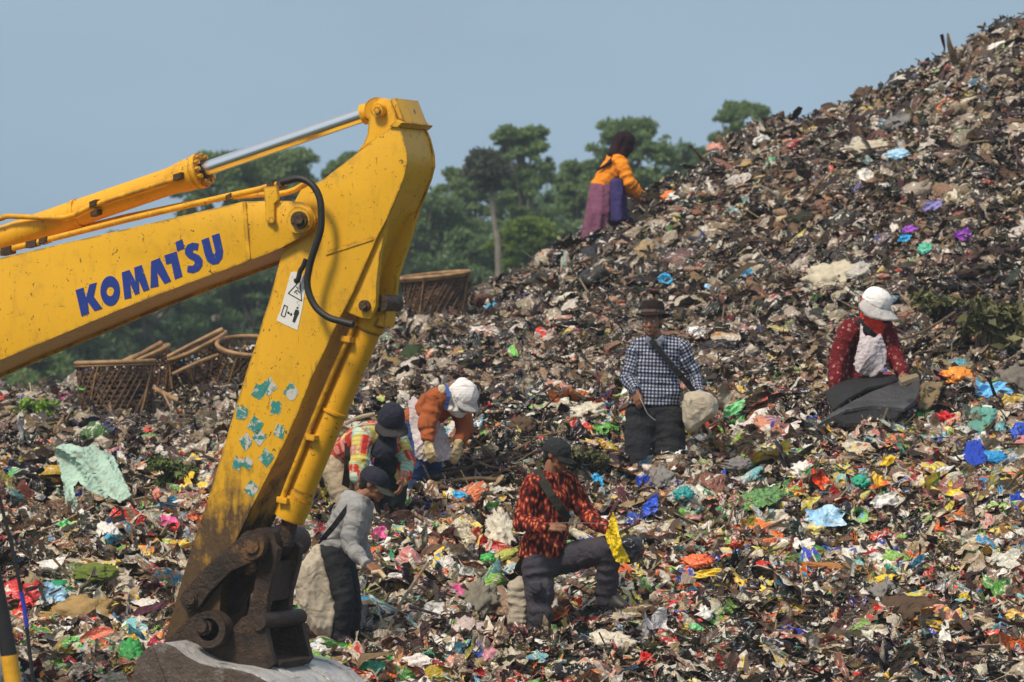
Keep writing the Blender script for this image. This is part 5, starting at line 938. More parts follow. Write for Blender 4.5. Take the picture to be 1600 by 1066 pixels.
# ------------------------------------------------------------------ bamboo baskets on the ridge
k = NT('weathered_bamboo'); v = k.obj(); f = k.noise(v, 12, 6, .65); k.set(base=k.mix(k.ramp(f, .35, .65), (.045, .024, .015, 1), (.19, .105, .055, 1)), rough=.75); k.bump(f, .5, .02); M_BAM = k.m
k = NT('pale_bamboo'); v = k.obj(); f = k.noise(v, 9, 6, .65); k.set(base=k.mix(k.ramp(f, .35, .65), (.18, .095, .04, 1), (.40, .24, .10, 1)), rough=.6); k.bump(f, .4, .02); M_BAML = k.m
def basket(px, py, Y, r0, r1, h, axis, label, rings_=12, hel=38, solid=False, seed=0, wt=.008):
    """px, py = middle of the rim; axis = direction from rim to base (x right, y away, z up)"""
    c = P(px, py, Y); ax = Vector(axis).normalized(); sx = ax.cross(Vector((0, 1, .01))).normalized(); sy = ax.cross(sx); rn = random.Random(seed); root = thing('bamboo_basket', c + ax * h, label, 'basket', 'bamboo baskets on the ridge')
    def pt(a, t, e=0): r = (r0 + (r1 - r0) * t ** .8) * (1 + .03 * math.sin(3 * a + seed) + .09 * t * noise.noise(Vector((math.cos(a) * 2, math.sin(a) * 2, t * 3 + seed)))) + e; return c + ax * h * t + (sx * math.cos(a) + sy * math.sin(a)) * r
    bm = bmesh.new()
    for i in range(rings_):
        t = .06 + .92 * i / (rings_ - 1) + rn.uniform(-.012, .012); n = 36; rg_ = [[bm.verts.new(pt(6.28318 * q / n, t + dt, e + .006 * math.sin(q * math.pi / 1.5))) for q in range(n)] for dt, e in ((-.018, .0), (.018, .0), (.018, -.008), (-.018, -.008))]
        for a, b in ((0, 1), (1, 2), (2, 3), (3, 0)):
            for q in range(n): bm.faces.new((rg_[a][q], rg_[a][(q + 1) % n], rg_[b][(q + 1) % n], rg_[b][q]))
    for i in range(hel):
        for sgn in (-1, 1):
            if not solid and rn.random() < .22: continue
            a0 = 6.28318 * i / hel + rn.uniform(-.09, .09); tube_bm(bm, [pt(a0 + sgn * 1.0 * t, min(1, t + .02), sgn * .004) for t in (0, .2, .4, .6, .8, .98)], wt, 5)
    for i in range(12):
        a = math.pi * i / 12; tube_bm(bm, [pt(a, 1), c + ax * (h * 1.03), pt(a + math.pi, 1)], wt, 4)
    bmesh.ops.recalc_face_normals(bm, faces=bm.faces); place('weave', bm_mesh(bm), M_BAM, root)
    if solid:
        bm = bmesh.new(); n = 60; m = 22; rg_ = [[bm.verts.new(pt(6.28318 * q / n, i / m, -.012 + .012 * ((q // 2 + i) % 2) - .0 * q)) for q in range(n)] for i in range(m + 1)]
        for a, b in zip(rg_, rg_[1:]):
            for q in range(n): bm.faces.new((a[q], a[(q + 1) % n], b[(q + 1) % n], b[q]))
        bm.faces.new(rg_[-1]); place('lining', bm_mesh(bm), M_BAM, root)
    bm = bmesh.new(); tube_bm(bm, [pt(6.28318 * q / 30, 0, .01) for q in range(31)], .022, 8, False); tube_bm(bm, [pt(6.28318 * q / 30, .05, .012) for q in range(31)], .013, 6, False); place('rim', bm_mesh(bm), M_BAML, root, True)
    for i in range(4):
        a = 6.28318 * i / 4 + .3; bm = bmesh.new(); tube_bm(bm, [pt(a + .5 * t, t, .012) for t in (.02, .3, .6, .95)], .009, 5); place('brace', bm_mesh(bm), M_BAML, root)
    return pt
basket(179, 566, 41.7, .375, .34, .58, (.03, .0, -1), 'upright open-weave basket full of rubbish, leftmost on the ridge under the boom', seed=1)
basket(222, 556, 42.6, .27, .24, .42, (.34, .1, -.9), 'small tilted open basket wedged just behind the leftmost upright one', seed=2, rings_=10, hel=30)
basket(308, 541, 42.4, .30, .27, .42, (.42, .12, -.88), 'tipped open basket with a bamboo pole across, in the angle of boom and arm', seed=3, rings_=10, hel=32)
basket(392, 540, 42.0, .32, .29, .44, (-.05, .28, -.95), 'open basket with a pale ring rim, half hidden by the left edge of the arm', seed=4, rings_=10, hel=32)
basket(680, 430, 45.4, .372, .29, .50, (.10, .06, -1), 'tall close-woven brown basket with pale rim standing right of the excavator arm', solid=True, seed=5, rings_=13, hel=30)
def pole(pts_, r, mat, label, name='bamboo_pole', cat='pole', group=None, n=8): o = tube(name, [P(*q) for q in pts_], r, mat, None, n, 2); return tag(o, label, cat, group)
pole([(183, 573, 41.4), (215, 556, 41.5), (252, 536, 41.7)], [.026, .02, .027], M_BAML, 'thick pale bamboo pole leaning over the leftmost basket')
pole([(262, 558, 42.0), (300, 538, 42.0), (348, 515, 42.1)], [.02, .02, .027], M_BAML, 'pale bamboo pole lying across the tipped basket')
pole([(270, 585, 41.9), (310, 566, 41.9), (350, 552, 42.0)], .02, M_BAML, 'thin bamboo pole low across the tipped basket')
pole([(240, 606, 41.2), (262, 618, 41.0), (284, 629, 40.8)], [.018, .026, .02], M_BAML, 'short pale stick lying right of the leftmost basket', 'stick', 'stick')
bg_ = Bulk(); rgb = np.random.default_rng(3); C_, N_ = [], []
for px, py, Y, r, h, n in ((179, 570, 41.7, .31, .42, 420), (222, 566, 42.6, .18, .2, 120), (312, 556, 42.4, .2, .15, 100), (392, 545, 42.0, .25, .28, 200), (700, 436, 45.4, .2, .06, 40)):
    c = P(px, py, Y); a = rgb.random(n) * 6.283; q = np.sqrt(rgb.random(n)) * r; C_.append(np.c_[c.x + q * np.cos(a), c.y + q * np.sin(a), c.z - .02 - rgb.random(n) ** 1.3 * h]); 
C_ = np.concatenate(C_); n = len(C_); cc = pick(WH + TAN + DK + DK + TAN, n, rgb); m = rgb.random(n) < .22; cc[m] = pick(CLR, m.sum(), rgb)
bg_.add(T_SHEET, C_, np.tile([0, 0, 1.], (n, 1)), rgb.uniform(.07, .2, n), np.ones((n, 3)), 1.2, cc, cc, rgb); bg_.build('basket_filling', M_PLAS, 'mixed rubbish heaped inside the bamboo baskets')
# ------------------------------------------------------------------ pieces of refuse that stand out
def nrm(x, y):
    e = .15; return Vector((float(-(hgt(x + e, y) - hgt(x - e, y)) / (2 * e)), float(-(hgt(x, y + e) - hgt(x, y - e)) / (2 * e)), 1)).normalized()
_id = [900]
def scrap(px, py, w, h, kind, mat, label, name, cat, rot=0.0, lift=.17, depth=.35, group=None):
    """one crumpled piece resting on the mound where the photo shows it; w, h in photo pixels"""
    _id[0] += 1; p = hit(px, py, 28.0); s = p.y / FPX; N = (nrm(p.x, p.y) * .45 + Vector((0, -.85, .25))).normalized(); X = Vector((math.cos(rot), 0, math.sin(rot))); X = (X - N * X.dot(N)).normalized(); Yv = N.cross(X)
    c = p + N * lift; wm, hm = w * s, h * s
    if kind == 'sheet':
        n = 22; V, Fc, UV = sheet_t(n, _id[0], 7, .55); V = V.copy(); V[:, :2] += 0; r = random.Random(_id[0]); o = Vector((r.random() * 9, r.random() * 9, 0))
        for i in range(len(V)): q = Vector((V[i, 0] * 3.2, V[i, 1] * 3.2, 0)) + o; V[i, 2] += .22 * (1 - 2.2 * abs(noise.noise(q))) + .08 * noise.noise(q * 3)
        V /= np.array([np.ptp(V[:, 0]), np.ptp(V[:, 1]), max(np.ptp(V[:, 2]), .2)]); V -= (V.max(0) + V.min(0)) / 2; dz = min(wm, hm) * depth * 1.6
        W = np.array([(c + X * (a * wm) + Yv * (b * hm) + N * (d * dz))[:] for a, b, d in V]); m_ = len(W); W = np.concatenate([W, W - np.array(N[:]) * .004]); Fc = np.concatenate([Fc, Fc[:, ::-1] + m_]); o = place(name, np_mesh(W, Fc), mat, None, False)
    elif kind == 'wad':
        V, Fc, UV = lump_t(_id[0], 4, .42); r = random.Random(_id[0]); o = Vector((r.random() * 9, r.random() * 9, r.random() * 9)); W = []
        for q in V: q = Vector(q); q *= 1 + .30 * (1 - 2.8 * abs(noise.noise(q * 3.4 + o))) + .07 * noise.noise(q * 13 + o); W.append((c + X * (q.x * wm) + Yv * (q.y * hm) + N * (q.z * min(wm, hm) * depth * 2.2))[:])
        o = place(name, np_mesh(np.array(W), Fc), mat, None, False)
    return tag(o, label, cat, group)
F_ = lambda n, c, c2=None, a=.45, rough=.4: mat_film(n, c, c2, a, rough)
F_WH = F_('white_film', (.74, .72, .68)); F_CR = F_('cream_film', (.58, .53, .42)); F_RED = F_('red_film', (.62, .02, .02)); F_ORG = F_('orange_film', (.80, .20, .03)); F_YEL = F_('yellow_film', (.80, .55, .03)); F_GRN = F_('green_film', (.05, .40, .08)); F_LGN = F_('light_green_film', (.20, .62, .25), (.75, .8, .7), .3)
F_BLU = F_('royal_blue_film', (.02, .08, .55)); F_CYN = F_('cyan_film', (.04, .38, .70), (.6, .72, .8), .3); F_PNK = F_('pink_film', (.75, .10, .32), (.8, .6, .65), .3); F_PUR = F_('purple_film', (.30, .06, .48)); F_BLK = F_('black_film_b', (.015, .015, .018)); F_LBL = F_('pale_blue_film', (.36, .62, .85), (.75, .8, .85), .4); F_COR = F_('coral_film', (.72, .20, .13), (.55, .12, .08), .3)
C_BRN = mat_cloth('brown_canvas', (.15, .085, .05), .5); C_TAN = mat_cloth('tan_paper', (.36, .24, .10), .6); C_GRY = mat_cloth('grey_rag', (.22, .21, .20), .5); C_MINT = mat_cloth('mint_tarp', (.40, .56, .47), .75, dirtc=(.20, .17, .12)); C_CRM = mat_cloth('cream_sack_cloth', (.56, .50, .38), .5)
C_CLOD = mat_cloth('brown_clod', (.10, .062, .04), .6); C_STN = mat_plain('rounded_stone', (.16, .14, .12), .9)
for a in [
 (124, 985, 90, 56, 'wad', C_TAN, 'crumpled tan paper bag above the coral bag at lower left', 'paper_bag', 'bag', .2),
 (168, 1022, 82, 46, 'sheet', F_COR, 'coral red plastic bag just left of the bucket', 'plastic_bag', 'bag', .1),
 (84, 946, 52, 36, 'sheet', F_LBL, 'pale blue plastic bag left of the bucket, above the tan paper', 'plastic_bag', 'bag', -.2),
 (92, 972, 26, 18, 'sheet', F_YEL, 'small yellow bag at lower left under the pale blue one', 'plastic_bag', 'bag', 0),
 (208, 955, 26, 16, 'sheet', F_YEL, 'yellow wrapper lying left of the arm tip', 'wrapper', 'wrapper', .3),
 (206, 1040, 26, 34, 'wad', F_GRN, 'green bag squeezed against the left side of the bucket', 'plastic_bag', 'bag', .1),
 (148, 912, 56, 22, 'wad', mat_cloth('green_husk', (.14, .19, .04), .3), 'long green husk at left above the blue bag', 'husk', 'husk', .1),
 (75, 902, 62, 26, 'sheet', F_WH, 'white film with pale stains at the left, above the pale blue bag', 'plastic_film', 'film', .1),
 (100, 838, 26, 14, 'sheet', F_LGN, 'light green wrapper left of the branch bundle', 'wrapper', 'wrapper', 0),
 (168, 852, 26, 30, 'wad', F_WH, 'white pointed bag touching the branch bundle', 'plastic_bag', 'bag', .6),
 (270, 832, 36, 22, 'sheet', F_PNK, 'pink and pale blue wrapper just left of the rusty arm', 'wrapper', 'wrapper', .3),
 (302, 762, 22, 20, 'sheet', F_YEL, 'pale yellow carton left of the arm, below the green leaves', 'carton', 'carton', .6),
 (285, 730, 22, 16, 'sheet', F_RED, 'small red scrap on the grass left of the arm', 'scrap', 'scrap', 0),
 (70, 708, 32, 20, 'sheet', F_COR, 'salmon rag left of the mint tarpaulin', 'rag', 'rag', .2),
 (42, 708, 26, 18, 'sheet', F_('violet_print', (.30, .12, .5), (.7, .7, .75), .4), 'violet and white packet at the far left edge of the mound', 'packet', 'packet', 0),
 (96, 636, 46, 16, 'sheet', F_('magenta_cloth', (.40, .03, .18)), 'magenta cloth strip left of the upright basket', 'cloth', 'cloth', .45),
 (240, 625, 24, 18, 'wad', F_WH, 'white wad right of the upright leftmost basket', 'wad', 'wad', 0),
 (578, 1060, 50, 18, 'sheet', F_('bright_green_film', (.04, .50, .22)), 'bright green plastic at the bottom edge right of the bucket', 'plastic_film', 'film', 0),
 (620, 1046, 24, 16, 'sheet', F_GRN, 'green scrap above the bottom edge, right of the bucket', 'scrap', 'scrap', .3),
 (706, 942, 40, 22, 'sheet', F_PNK, 'bright pink plastic left of the round grey bag', 'plastic_film', 'film', -.2),
 (592, 852, 26, 24, 'sheet', F_PNK, 'rose pink wrapper above the hand of the hoodie man', 'wrapper', 'wrapper', .2),
 (636, 903, 40, 22, 'sheet', F_RED, 'dark red rag just right of the reaching hand', 'rag', 'rag', .65),
 (618, 920, 28, 14, 'sheet', F_WH, 'white scrap below the dark red rag', 'scrap', 'scrap', .1),
 (697, 836, 26, 16, 'sheet', F_ORG, 'orange and white packet between hoodie man and red-shirted man', 'packet', 'packet', .4),
 (780, 850, 34, 50, 'wad', F_CR, 'yellowed white bag touching the back of the red shirt', 'plastic_bag', 'bag', .2),
 (784, 888, 46, 12, 'wad', F_('yellow_green_husk', (.42, .42, .08)), 'yellow-green curled strip by the red-shirted man', 'strip', 'strip', .6),
 (745, 955, 44, 46, 'wad', mat_cloth('grey_round_bag', (.22, .20, .16), .5), 'round grey knotted bag left of the beige upright sack', 'bag', 'bag', 0),
 (726, 1010, 48, 38, 'wad', F_('pink_grey_film', (.50, .40, .38), (.62, .5, .4), .4), 'translucent pinkish bag near the bottom, left of centre', 'plastic_bag', 'bag', .2),
 (690, 1025, 40, 34, 'sheet', F_WH, 'white film near the bottom left of the pinkish bag', 'plastic_film', 'film', -.3),
 (660, 1050, 56, 26, 'sheet', F_('white_pink_print', (.72, .66, .62), (.65, .12, .25), .3), 'white bag printed pink at the bottom edge', 'plastic_bag', 'bag', 0),
 (762, 1040, 30, 22, 'sheet', F_('dusty_rose', (.55, .25, .30)), 'dusty rose scrap near the bottom centre', 'scrap', 'scrap', .6),
 (604, 966, 40, 30, 'sheet', F_('grey_green_film', (.34, .36, .32)), 'grey-green film at the foot of the hoodie man', 'plastic_film', 'film', .4),
 (568, 985, 26, 62, 'sheet', C_GRY, 'grey-brown rag standing right of the legs of the hoodie man', 'rag', 'rag', .2),
 (452, 885, 46, 60, 'wad', C_CRM, 'dusty cream sack behind the slung sack of the hoodie man', 'sack', 'sack', .3),
 (452, 945, 40, 30, 'wad', F_WH, 'white crumpled bag between linkage and slung sack', 'plastic_bag', 'bag', 0),
 (480, 952, 32, 20, 'sheet', F_('neon_green_film', (.15, .65, .10)), 'light green scrap under the slung sack', 'scrap', 'scrap', .7),
 (612, 742, 28, 44, 'sheet', C_GRY, 'grey rag behind the cap of the hoodie man', 'rag', 'rag', 0),
 (880, 965, 84, 44, 'sheet', C_BRN, 'brown canvas flap draped at the foot of the red-shirted man', 'canvas', 'canvas', -.15),
 (930, 985, 26, 14, 'sheet', F_RED, 'red scrap below the brown canvas flap', 'scrap', 'scrap', .5),
 (950, 900, 50, 20, 'sheet', F_ORG, 'orange wrapper under the raised knee', 'wrapper', 'wrapper', -.3),
 (915, 910, 40, 20, 'sheet', F_('amber_film', (.55, .22, .04)), 'amber brown wrapper left of the raised boot', 'wrapper', 'wrapper', .2),
 (930, 766, 22, 22, 'sheet', F_CYN, 'cyan and pink wrapper behind the shoulder of the red-shirted man', 'wrapper', 'wrapper', .3),
 (1010, 770, 28, 34, 'sheet', F_BLU, 'deep blue cloth right of the red-shirted man, the upper one', 'cloth', 'cloth', .6),
 (1016, 808, 40, 30, 'sheet', F_BLU, 'deep blue cloth right of the red-shirted man, the lower one', 'cloth', 'cloth', .4),
 (1035, 765, 26, 34, 'wad', C_GRY, 'grey-white bag touching the upper deep blue cloth', 'bag', 'bag', .3),
 (1090, 896, 36, 18, 'wad', F_('hot_orange', (.85, .16, .05)), 'hot orange wad above the yellow strip at lower centre right', 'wad', 'wad', 0),
 (1112, 913, 56, 14, 'sheet', F_YEL, 'yellow strip of film below the hot orange wad', 'plastic_film', 'film', -.05),
 (1148, 650, 40, 22, 'sheet', F_LGN, 'light green wrapper right of the hip sack of the checked man', 'wrapper', 'wrapper', .3),
 (1155, 668, 24, 28, 'sheet', F_('green_yellow_print', (.10, .5, .12), (.75, .6, .05), .4), 'green and yellow wrapper beside the light green one', 'wrapper', 'wrapper', -.6),
 (1290, 826, 66, 44, 'sheet', F_LBL, 'large pale blue and white bag in the middle of the right slope', 'plastic_bag', 'bag', .1),
 (1376, 798, 48, 26, 'sheet', F_WH, 'white torn paper right of the large pale blue bag', 'paper', 'paper', .35),
 (1243, 870, 50, 30, 'sheet', F_WH, 'white crumpled bag below left of the large pale blue bag', 'plastic_bag', 'bag', .2),
 (1226, 850, 34, 16, 'sheet', F_LGN, 'light green packet just above the white crumpled bag', 'packet', 'packet', -.1),
 (1283, 765, 26, 44, 'sheet', F_('vermilion_film', (.80, .09, .02)), 'vermilion bag standing above the large pale blue bag', 'plastic_bag', 'bag', .4),
 (1252, 752, 26, 22, 'wad', F_WH, 'white box-like wad at the top of the green net', 'wad', 'wad', .4),
 (1330, 715, 34, 30, 'sheet', F_CR, 'cream bag up the slope from the vermilion one', 'plastic_bag', 'bag', .5),
 (1387, 737, 28, 22, 'sheet', F_YEL, 'yellow wrapper right of the cream bag', 'wrapper', 'wrapper', 0),
 (1364, 768, 24, 24, 'sheet', F_('yellow_red_print', (.8, .5, .03), (.65, .05, .03), .4), 'yellow and red packet above the white torn paper', 'packet', 'packet', -.5),
 (1340, 770, 18, 18, 'wad', F_('emerald_film', (.02, .36, .22)), 'small emerald wad left of the yellow and red packet', 'wad', 'wad', 0),
 (1475, 755, 44, 18, 'sheet', F_('white_teal_print', (.72, .72, .70), (.2, .5, .5), .3), 'white packet with teal print on the right slope', 'packet', 'packet', .2),
 (1385, 655, 0, 0, None),
 (1440, 645, 46, 26, 'sheet', F_RED, 'red bag with white tip right of the black sheets', 'plastic_bag', 'bag', .25),
 (1442, 662, 24, 24, 'sheet', F_GRN, 'green packet tucked below the red bag', 'packet', 'packet', -.3),
 (1482, 672, 28, 42, 'sheet', F_('red_white_print', (.62, .02, .03), (.75, .7, .7), .35), 'red sachet with a white label, right of the green packet', 'packet', 'packet', .9),
 (1492, 606, 34, 26, 'wad', F_('orange_yellow', (.85, .28, .03), (.8, .5, .05), .4), 'orange wad left of the sky blue bag', 'wad', 'wad', 0),
 (1536, 598, 28, 18, 'sheet', F_('lemon_green_film', (.7, .66, .05), (.15, .5, .1), .4), 'yellow and green wrapper above the sky blue bag', 'wrapper', 'wrapper', 0),
 (1546, 624, 60, 32, 'sheet', F_('sky_blue_film', (.14, .48, .85), (.65, .78, .85), .3), 'sky blue plastic bag on top of the teal cloth', 'plastic_bag', 'bag', .25),
 (1546, 735, 36, 20, 'wad', F_('azure_film', (.02, .28, .62)), 'azure packet below the royal blue cloth', 'packet', 'packet', .1),
 (1588, 800, 26, 34, 'sheet', F_BLU, 'blue strap-like scrap at the right edge', 'scrap', 'scrap', .9),
 (1580, 614, 44, 40, 'wad', C_STN, 'smooth grey-brown stone-like lump right of the sky blue bag', 'stone', 'stone', 0),
 (1590, 695, 24, 24, 'wad', F_BLU, 'blue bag cut by the right edge below the grey lump', 'plastic_bag', 'bag', 0),
 (1300, 452, 66, 44, 'wad', C_CRM, 'large cream sack lying behind the woman in the white cap', 'sack', 'sack', .1),
 (1205, 440, 0, 0, None),
 (1170, 446, 24, 16, 'sheet', F_CYN, 'bright cyan scrap on the slope left of the cream sack', 'scrap', 'scrap', .1),
 (1114, 466, 26, 20, 'sheet', F_LBL, 'blue and white scrap right of the brown hat, the nearer one', 'scrap', 'scrap', .2),
 (1042, 450, 24, 18, 'sheet', F_CYN, 'blue scrap right above the brown hat', 'scrap', 'scrap', .1),
 (1104, 380, 20, 10, 'sheet', F_BLU, 'flat blue lid up the slope above the brown hat', 'lid', 'lid', 0),
 (1420, 372, 30, 16, 'sheet', F_PUR, 'purple bag above the cyan scrap on the upper right slope', 'plastic_bag', 'bag', .1),
 (1414, 386, 24, 14, 'sheet', F_CYN, 'cyan scrap under the purple bag on the upper right slope', 'scrap', 'scrap', .1),
 (1508, 384, 26, 26, 'sheet', F_PUR, 'violet bag further right on the upper slope', 'plastic_bag', 'bag', .8),
 (1448, 404, 18, 16, 'wad', F_('mint_wad', (.10, .5, .35)), 'mint green wad between the two purple bags', 'wad', 'wad', 0),
 (1455, 335, 34, 20, 'sheet', F_('lilac_rag', (.25, .22, .5)), 'lilac rag above the purple bag', 'rag', 'rag', .1),
 (1565, 84, 46, 14, 'sheet', F_WH, 'white flat board near the summit at the top right', 'board', 'board', .1),
 (1352, 163, 30, 22, 'wad', C_CLOD, 'round brown clod sitting on the skyline', 'clod', 'clod', 0),
 (1404, 206, 46, 34, 'sheet', C_GRY, 'grey bag high on the right slope', 'bag', 'bag', .4),
 (1358, 244, 50, 18, 'wad', C_CRM, 'cream roll lying high on the slope below the grey bag', 'roll', 'roll', 0),
 (1404, 256, 26, 14, 'wad', F_LBL, 'pale blue wad right of the cream roll', 'wad', 'wad', 0),
 (1353, 288, 24, 32, 'sheet', F_WH, 'white torn film below the cream roll', 'plastic_film', 'film', .8),
 (1192, 232, 30, 16, 'sheet', F_WH, 'white bag close to the skyline below the lone tree', 'plastic_bag', 'bag', .3),
 (1122, 242, 30, 20, 'sheet', F_('pale_coral_film', (.62, .30, .24)), 'pale coral bag on the skyline left of the lone tree', 'plastic_bag', 'bag', .2),
 (1050, 320, 20, 14, 'wad', F_ORG, 'orange bag end just right of the woman in orange', 'plastic_bag', 'bag', 0),
 (1070, 316, 34, 14, 'wad', F_WH, 'white bag joined to the orange one near the woman in orange', 'plastic_bag', 'bag', .25),
 (1290, 258, 0, 0, None),
 (885, 480, 42, 16, 'sheet', F_CR, 'pale torn film on the middle slope left of the brown hat', 'plastic_film', 'film', .4),
 (778, 496, 20, 14, 'wad', F_CYN, 'small teal wad near the ridge right of the brown basket', 'wad', 'wad', 0),
 (816, 684, 30, 26, 'wad', C_CLOD, 'round reddish brown ball above left of the charcoal cap', 'ball', 'ball', 0),
 (925, 660, 40, 22, 'wad', F_CR, 'cream stone-like wad above right of the charcoal cap', 'wad', 'wad', 0),
 (1408, 978, 90, 46, 'wad', C_CLOD, 'big dark brown clod in the churned soil at lower right', 'clod', 'clod', .1),
 (1300, 905, 78, 10, 'wad', mat_cloth('orange_brown_wood', (.40, .18, .06), .3), 'orange-brown slat on the right slope', 'slat', 'slat', -.08),
 (1386, 925, 26, 12, 'wad', F_YEL, 'yellow and red box on the churned soil at right', 'carton', 'carton', .1),
 (1500, 952, 22, 20, 'sheet', F_YEL, 'yellow peel-like scrap at lower right', 'scrap', 'scrap', -.5),
 (1432, 890, 24, 18, 'sheet', F_ORG, 'orange scrap at the top of the churned soil', 'scrap', 'scrap', .5),
 (1380, 945, 34, 28, 'wad', C_GRY, 'grey knotted bag in the churned soil', 'bag', 'bag', 0),
 (1472, 1010, 22, 46, 'sheet', F_WH, 'narrow white strip hanging in the dark soil at lower right', 'strip', 'strip', .2),
 (1075, 985, 40, 14, 'sheet', F_RED, 'red strip near the bottom right of centre', 'strip', 'strip', .05),
 (1097, 978, 22, 20, 'wad', F_WH, 'white ball-like wad on the red strip', 'wad', 'wad', 0),
 (1085, 1000, 26, 14, 'sheet', F_LGN, 'pale green scrap under the red strip', 'scrap', 'scrap', 0),
 (955, 1020, 50, 22, 'wad', F_('cream_pink_print', (.62, .56, .45), (.7, .25, .25), .25), 'cream bag with a pink mark near the bottom centre', 'plastic_bag', 'bag', -.2),
 (1010, 1045, 30, 22, 'sheet', F_RED, 'red scrap near the bottom centre', 'scrap', 'scrap', 0),
 (1200, 830, 60, 30, 'sheet', F_CR, 'folded cream paper left of the large pale blue bag', 'paper', 'paper', .45),
 (1150, 740, 34, 16, 'wad', C_GRY, 'grey bag uphill left of the green net', 'bag', 'bag', .1),
 (1067, 790, 22, 20, 'wad', F_('teal_wad', (.03, .3, .3)), 'teal wad left of the green net', 'wad', 'wad', 0),
 (720, 790, 26, 16, 'sheet', F_CYN, 'cyan scrap right of the stooping women', 'scrap', 'scrap', .1),
 (700, 775, 34, 30, 'sheet', F_WH, 'white bag below the stooping woman in the white hood', 'plastic_bag', 'bag', .5),
 (730, 880, 34, 30, 'sheet', F_('dark_grey_film', (.10, .10, .11)), 'dark grey bag left of the red-shirted man', 'plastic_bag', 'bag', .1),
 (762, 892, 16, 14, 'wad', F_GRN, 'small green cap-like piece left of the red-shirted man', 'bottle_cap', 'cap', 0)]:
    if a[4] is None: continue
    scrap(*a)
def SL(out, dY, th, mat, label, name, cat, **kw):
    if name == 'tarpaulin': return slab(name, out, 33.95, th, mat, None, label=label, cat=cat, dy=[(760 - y) / 90 * .35 for x, y in out], **kw)
    ys = [min(hit(x, min(y, 1060), 28.).y, 44) for x, y in out]; Y0 = sum(ys) / len(ys); m = hit(sum(x for x, y in out) / len(out), sum(y for x, y in out) / len(out), 28.).y
    return slab(name, out, Y0 + dY - .42, th, mat, None, label=label, cat=cat, dy=[max(-2.6, min(2.6, (q - Y0))) for q in ys], **kw)
def DR(out, dY, mat, label, name, cat, **kw):
    cx_, cy_ = sum(x for x, y in out) / len(out), sum(y for x, y in out) / len(out); a = hit(cx_, min(y for x, y in out), 28.).y; b_ = hit(cx_, max(y for x, y in out), 28.).y; h = max(y for x, y in out) - min(y for x, y in out)
    return drape(name, out, min(hit(cx_, cy_, 28.).y, (a + b_) / 2) + dY, mat, None, tilt=(a - b_) / h * 100 * .9, label=label, cat=cat, **kw)
drape('tarpaulin', [(84, 702), (100, 692), (128, 698), (148, 694), (160, 704), (176, 712), (190, 742), (205, 774), (190, 784), (165, 778), (140, 768), (122, 752), (114, 764), (121, 786), (122, 806), (112, 808), (103, 788), (97, 752), (92, 724)], 34.0, C_MINT, tilt=.5, amp=.16, freq=3.4, ang=-38, seed=8, bulge=.15, cell=.9, label='large dirty mint green tarpaulin draped over the mound at left', cat='tarpaulin')
DR([(1136, 806), (1148, 778), (1175, 764), (1205, 760), (1238, 746), (1234, 768), (1212, 786), (1180, 795), (1160, 800), (1144, 816)], -.38, mat_film('green_net', (.05, .13, .035), (.16, .34, .12), .5, .85, 40), 'green netting spread over the rubbish right of centre', 'net', 'net', amp=.06, freq=8, ang=32, seed=3)
DR([(1518, 640), (1535, 632), (1560, 640), (1556, 656), (1540, 668), (1532, 692), (1514, 698), (1512, 670)], -.4, mat_cloth('teal_cloth', (.12, .32, .27), .2), 'teal cloth hanging between sky blue bag and royal blue cloth', 'cloth', 'cloth', amp=.05, freq=9, ang=70, seed=4)
DR([(1512, 690), (1530, 686), (1540, 700), (1540, 722), (1522, 728), (1506, 718), (1505, 704)], -.4, mat_cloth('royal_blue_cloth', (.02, .06, .42), .1), 'royal blue cloth hanging below the teal one on the right slope', 'cloth', 'cloth', amp=.05, freq=9, ang=75, seed=5)
SL([(1434, 642), (1440, 605), (1452, 570), (1470, 560), (1500, 566), (1515, 576), (1492, 590), (1470, 602), (1462, 628), (1450, 640)], -.10, .18, mat_cloth('khaki_rag', (.24, .18, .10), .4), 'khaki rag heaped right of the black sheets', 'rag', 'rag', voxel=.010, smooth=2, amp=.016, freq=8)
SL([(1008, 862), (1015, 850), (990, 846), (975, 858), (985, 872), (1000, 874)], -.0, .16, F_BLK, 'black bag beyond the raised knee', 'plastic_bag', 'bag', voxel=.010, smooth=2, amp=.016, freq=9) if 0 else None
def plate3(name, pts_, Y, th, mat, label, cat):
    v = [P(x, y, Y + d) for x, y, d in pts_]; n = len(v); bm = bmesh.new(); a = [bm.verts.new(q) for q in v]; b = [bm.verts.new(q + Vector((0, .1, -1)).normalized() * th) for q in v]
    for t in geometry.tessellate_polygon([[Vector((x, y, 0)) for x, y, d in pts_]]): bm.faces.new([a[q] for q in t]); bm.faces.new([b[q] for q in t[::-1]])
    for i in range(n): bm.faces.new((a[i], b[i], b[(i + 1) % n], a[(i + 1) % n]))
    bmesh.ops.recalc_face_normals(bm, faces=bm.faces); return tag(place(name, bm_mesh(bm), mat), label, cat)
M_BSH = grime('black_sheet_and_shadow', (.006, .006, .007), (.016, .016, .018), .6, 0, 6, c=(.05, .05, .05), lo=.62, hi=.72); M_GSH = grime('dusty_grey_sheet', (.03, .03, .034), (.07, .07, .075), .42, 0, 3, c=(.22, .21, .20), lo=.56, hi=.68)
plate3('plastic_sheet_and_shadow', [(1288, 612, -.05), (1310, 598, .10), (1340, 589, .25), (1372, 585, .30), (1412, 585, .30), (1396, 597, .1), (1355, 606, -.02), (1325, 622, -.12), (1302, 640, -.2)], 34.95, .02, M_BSH, 'black curved plastic sheet right in front of the white-capped woman', 'sheet')
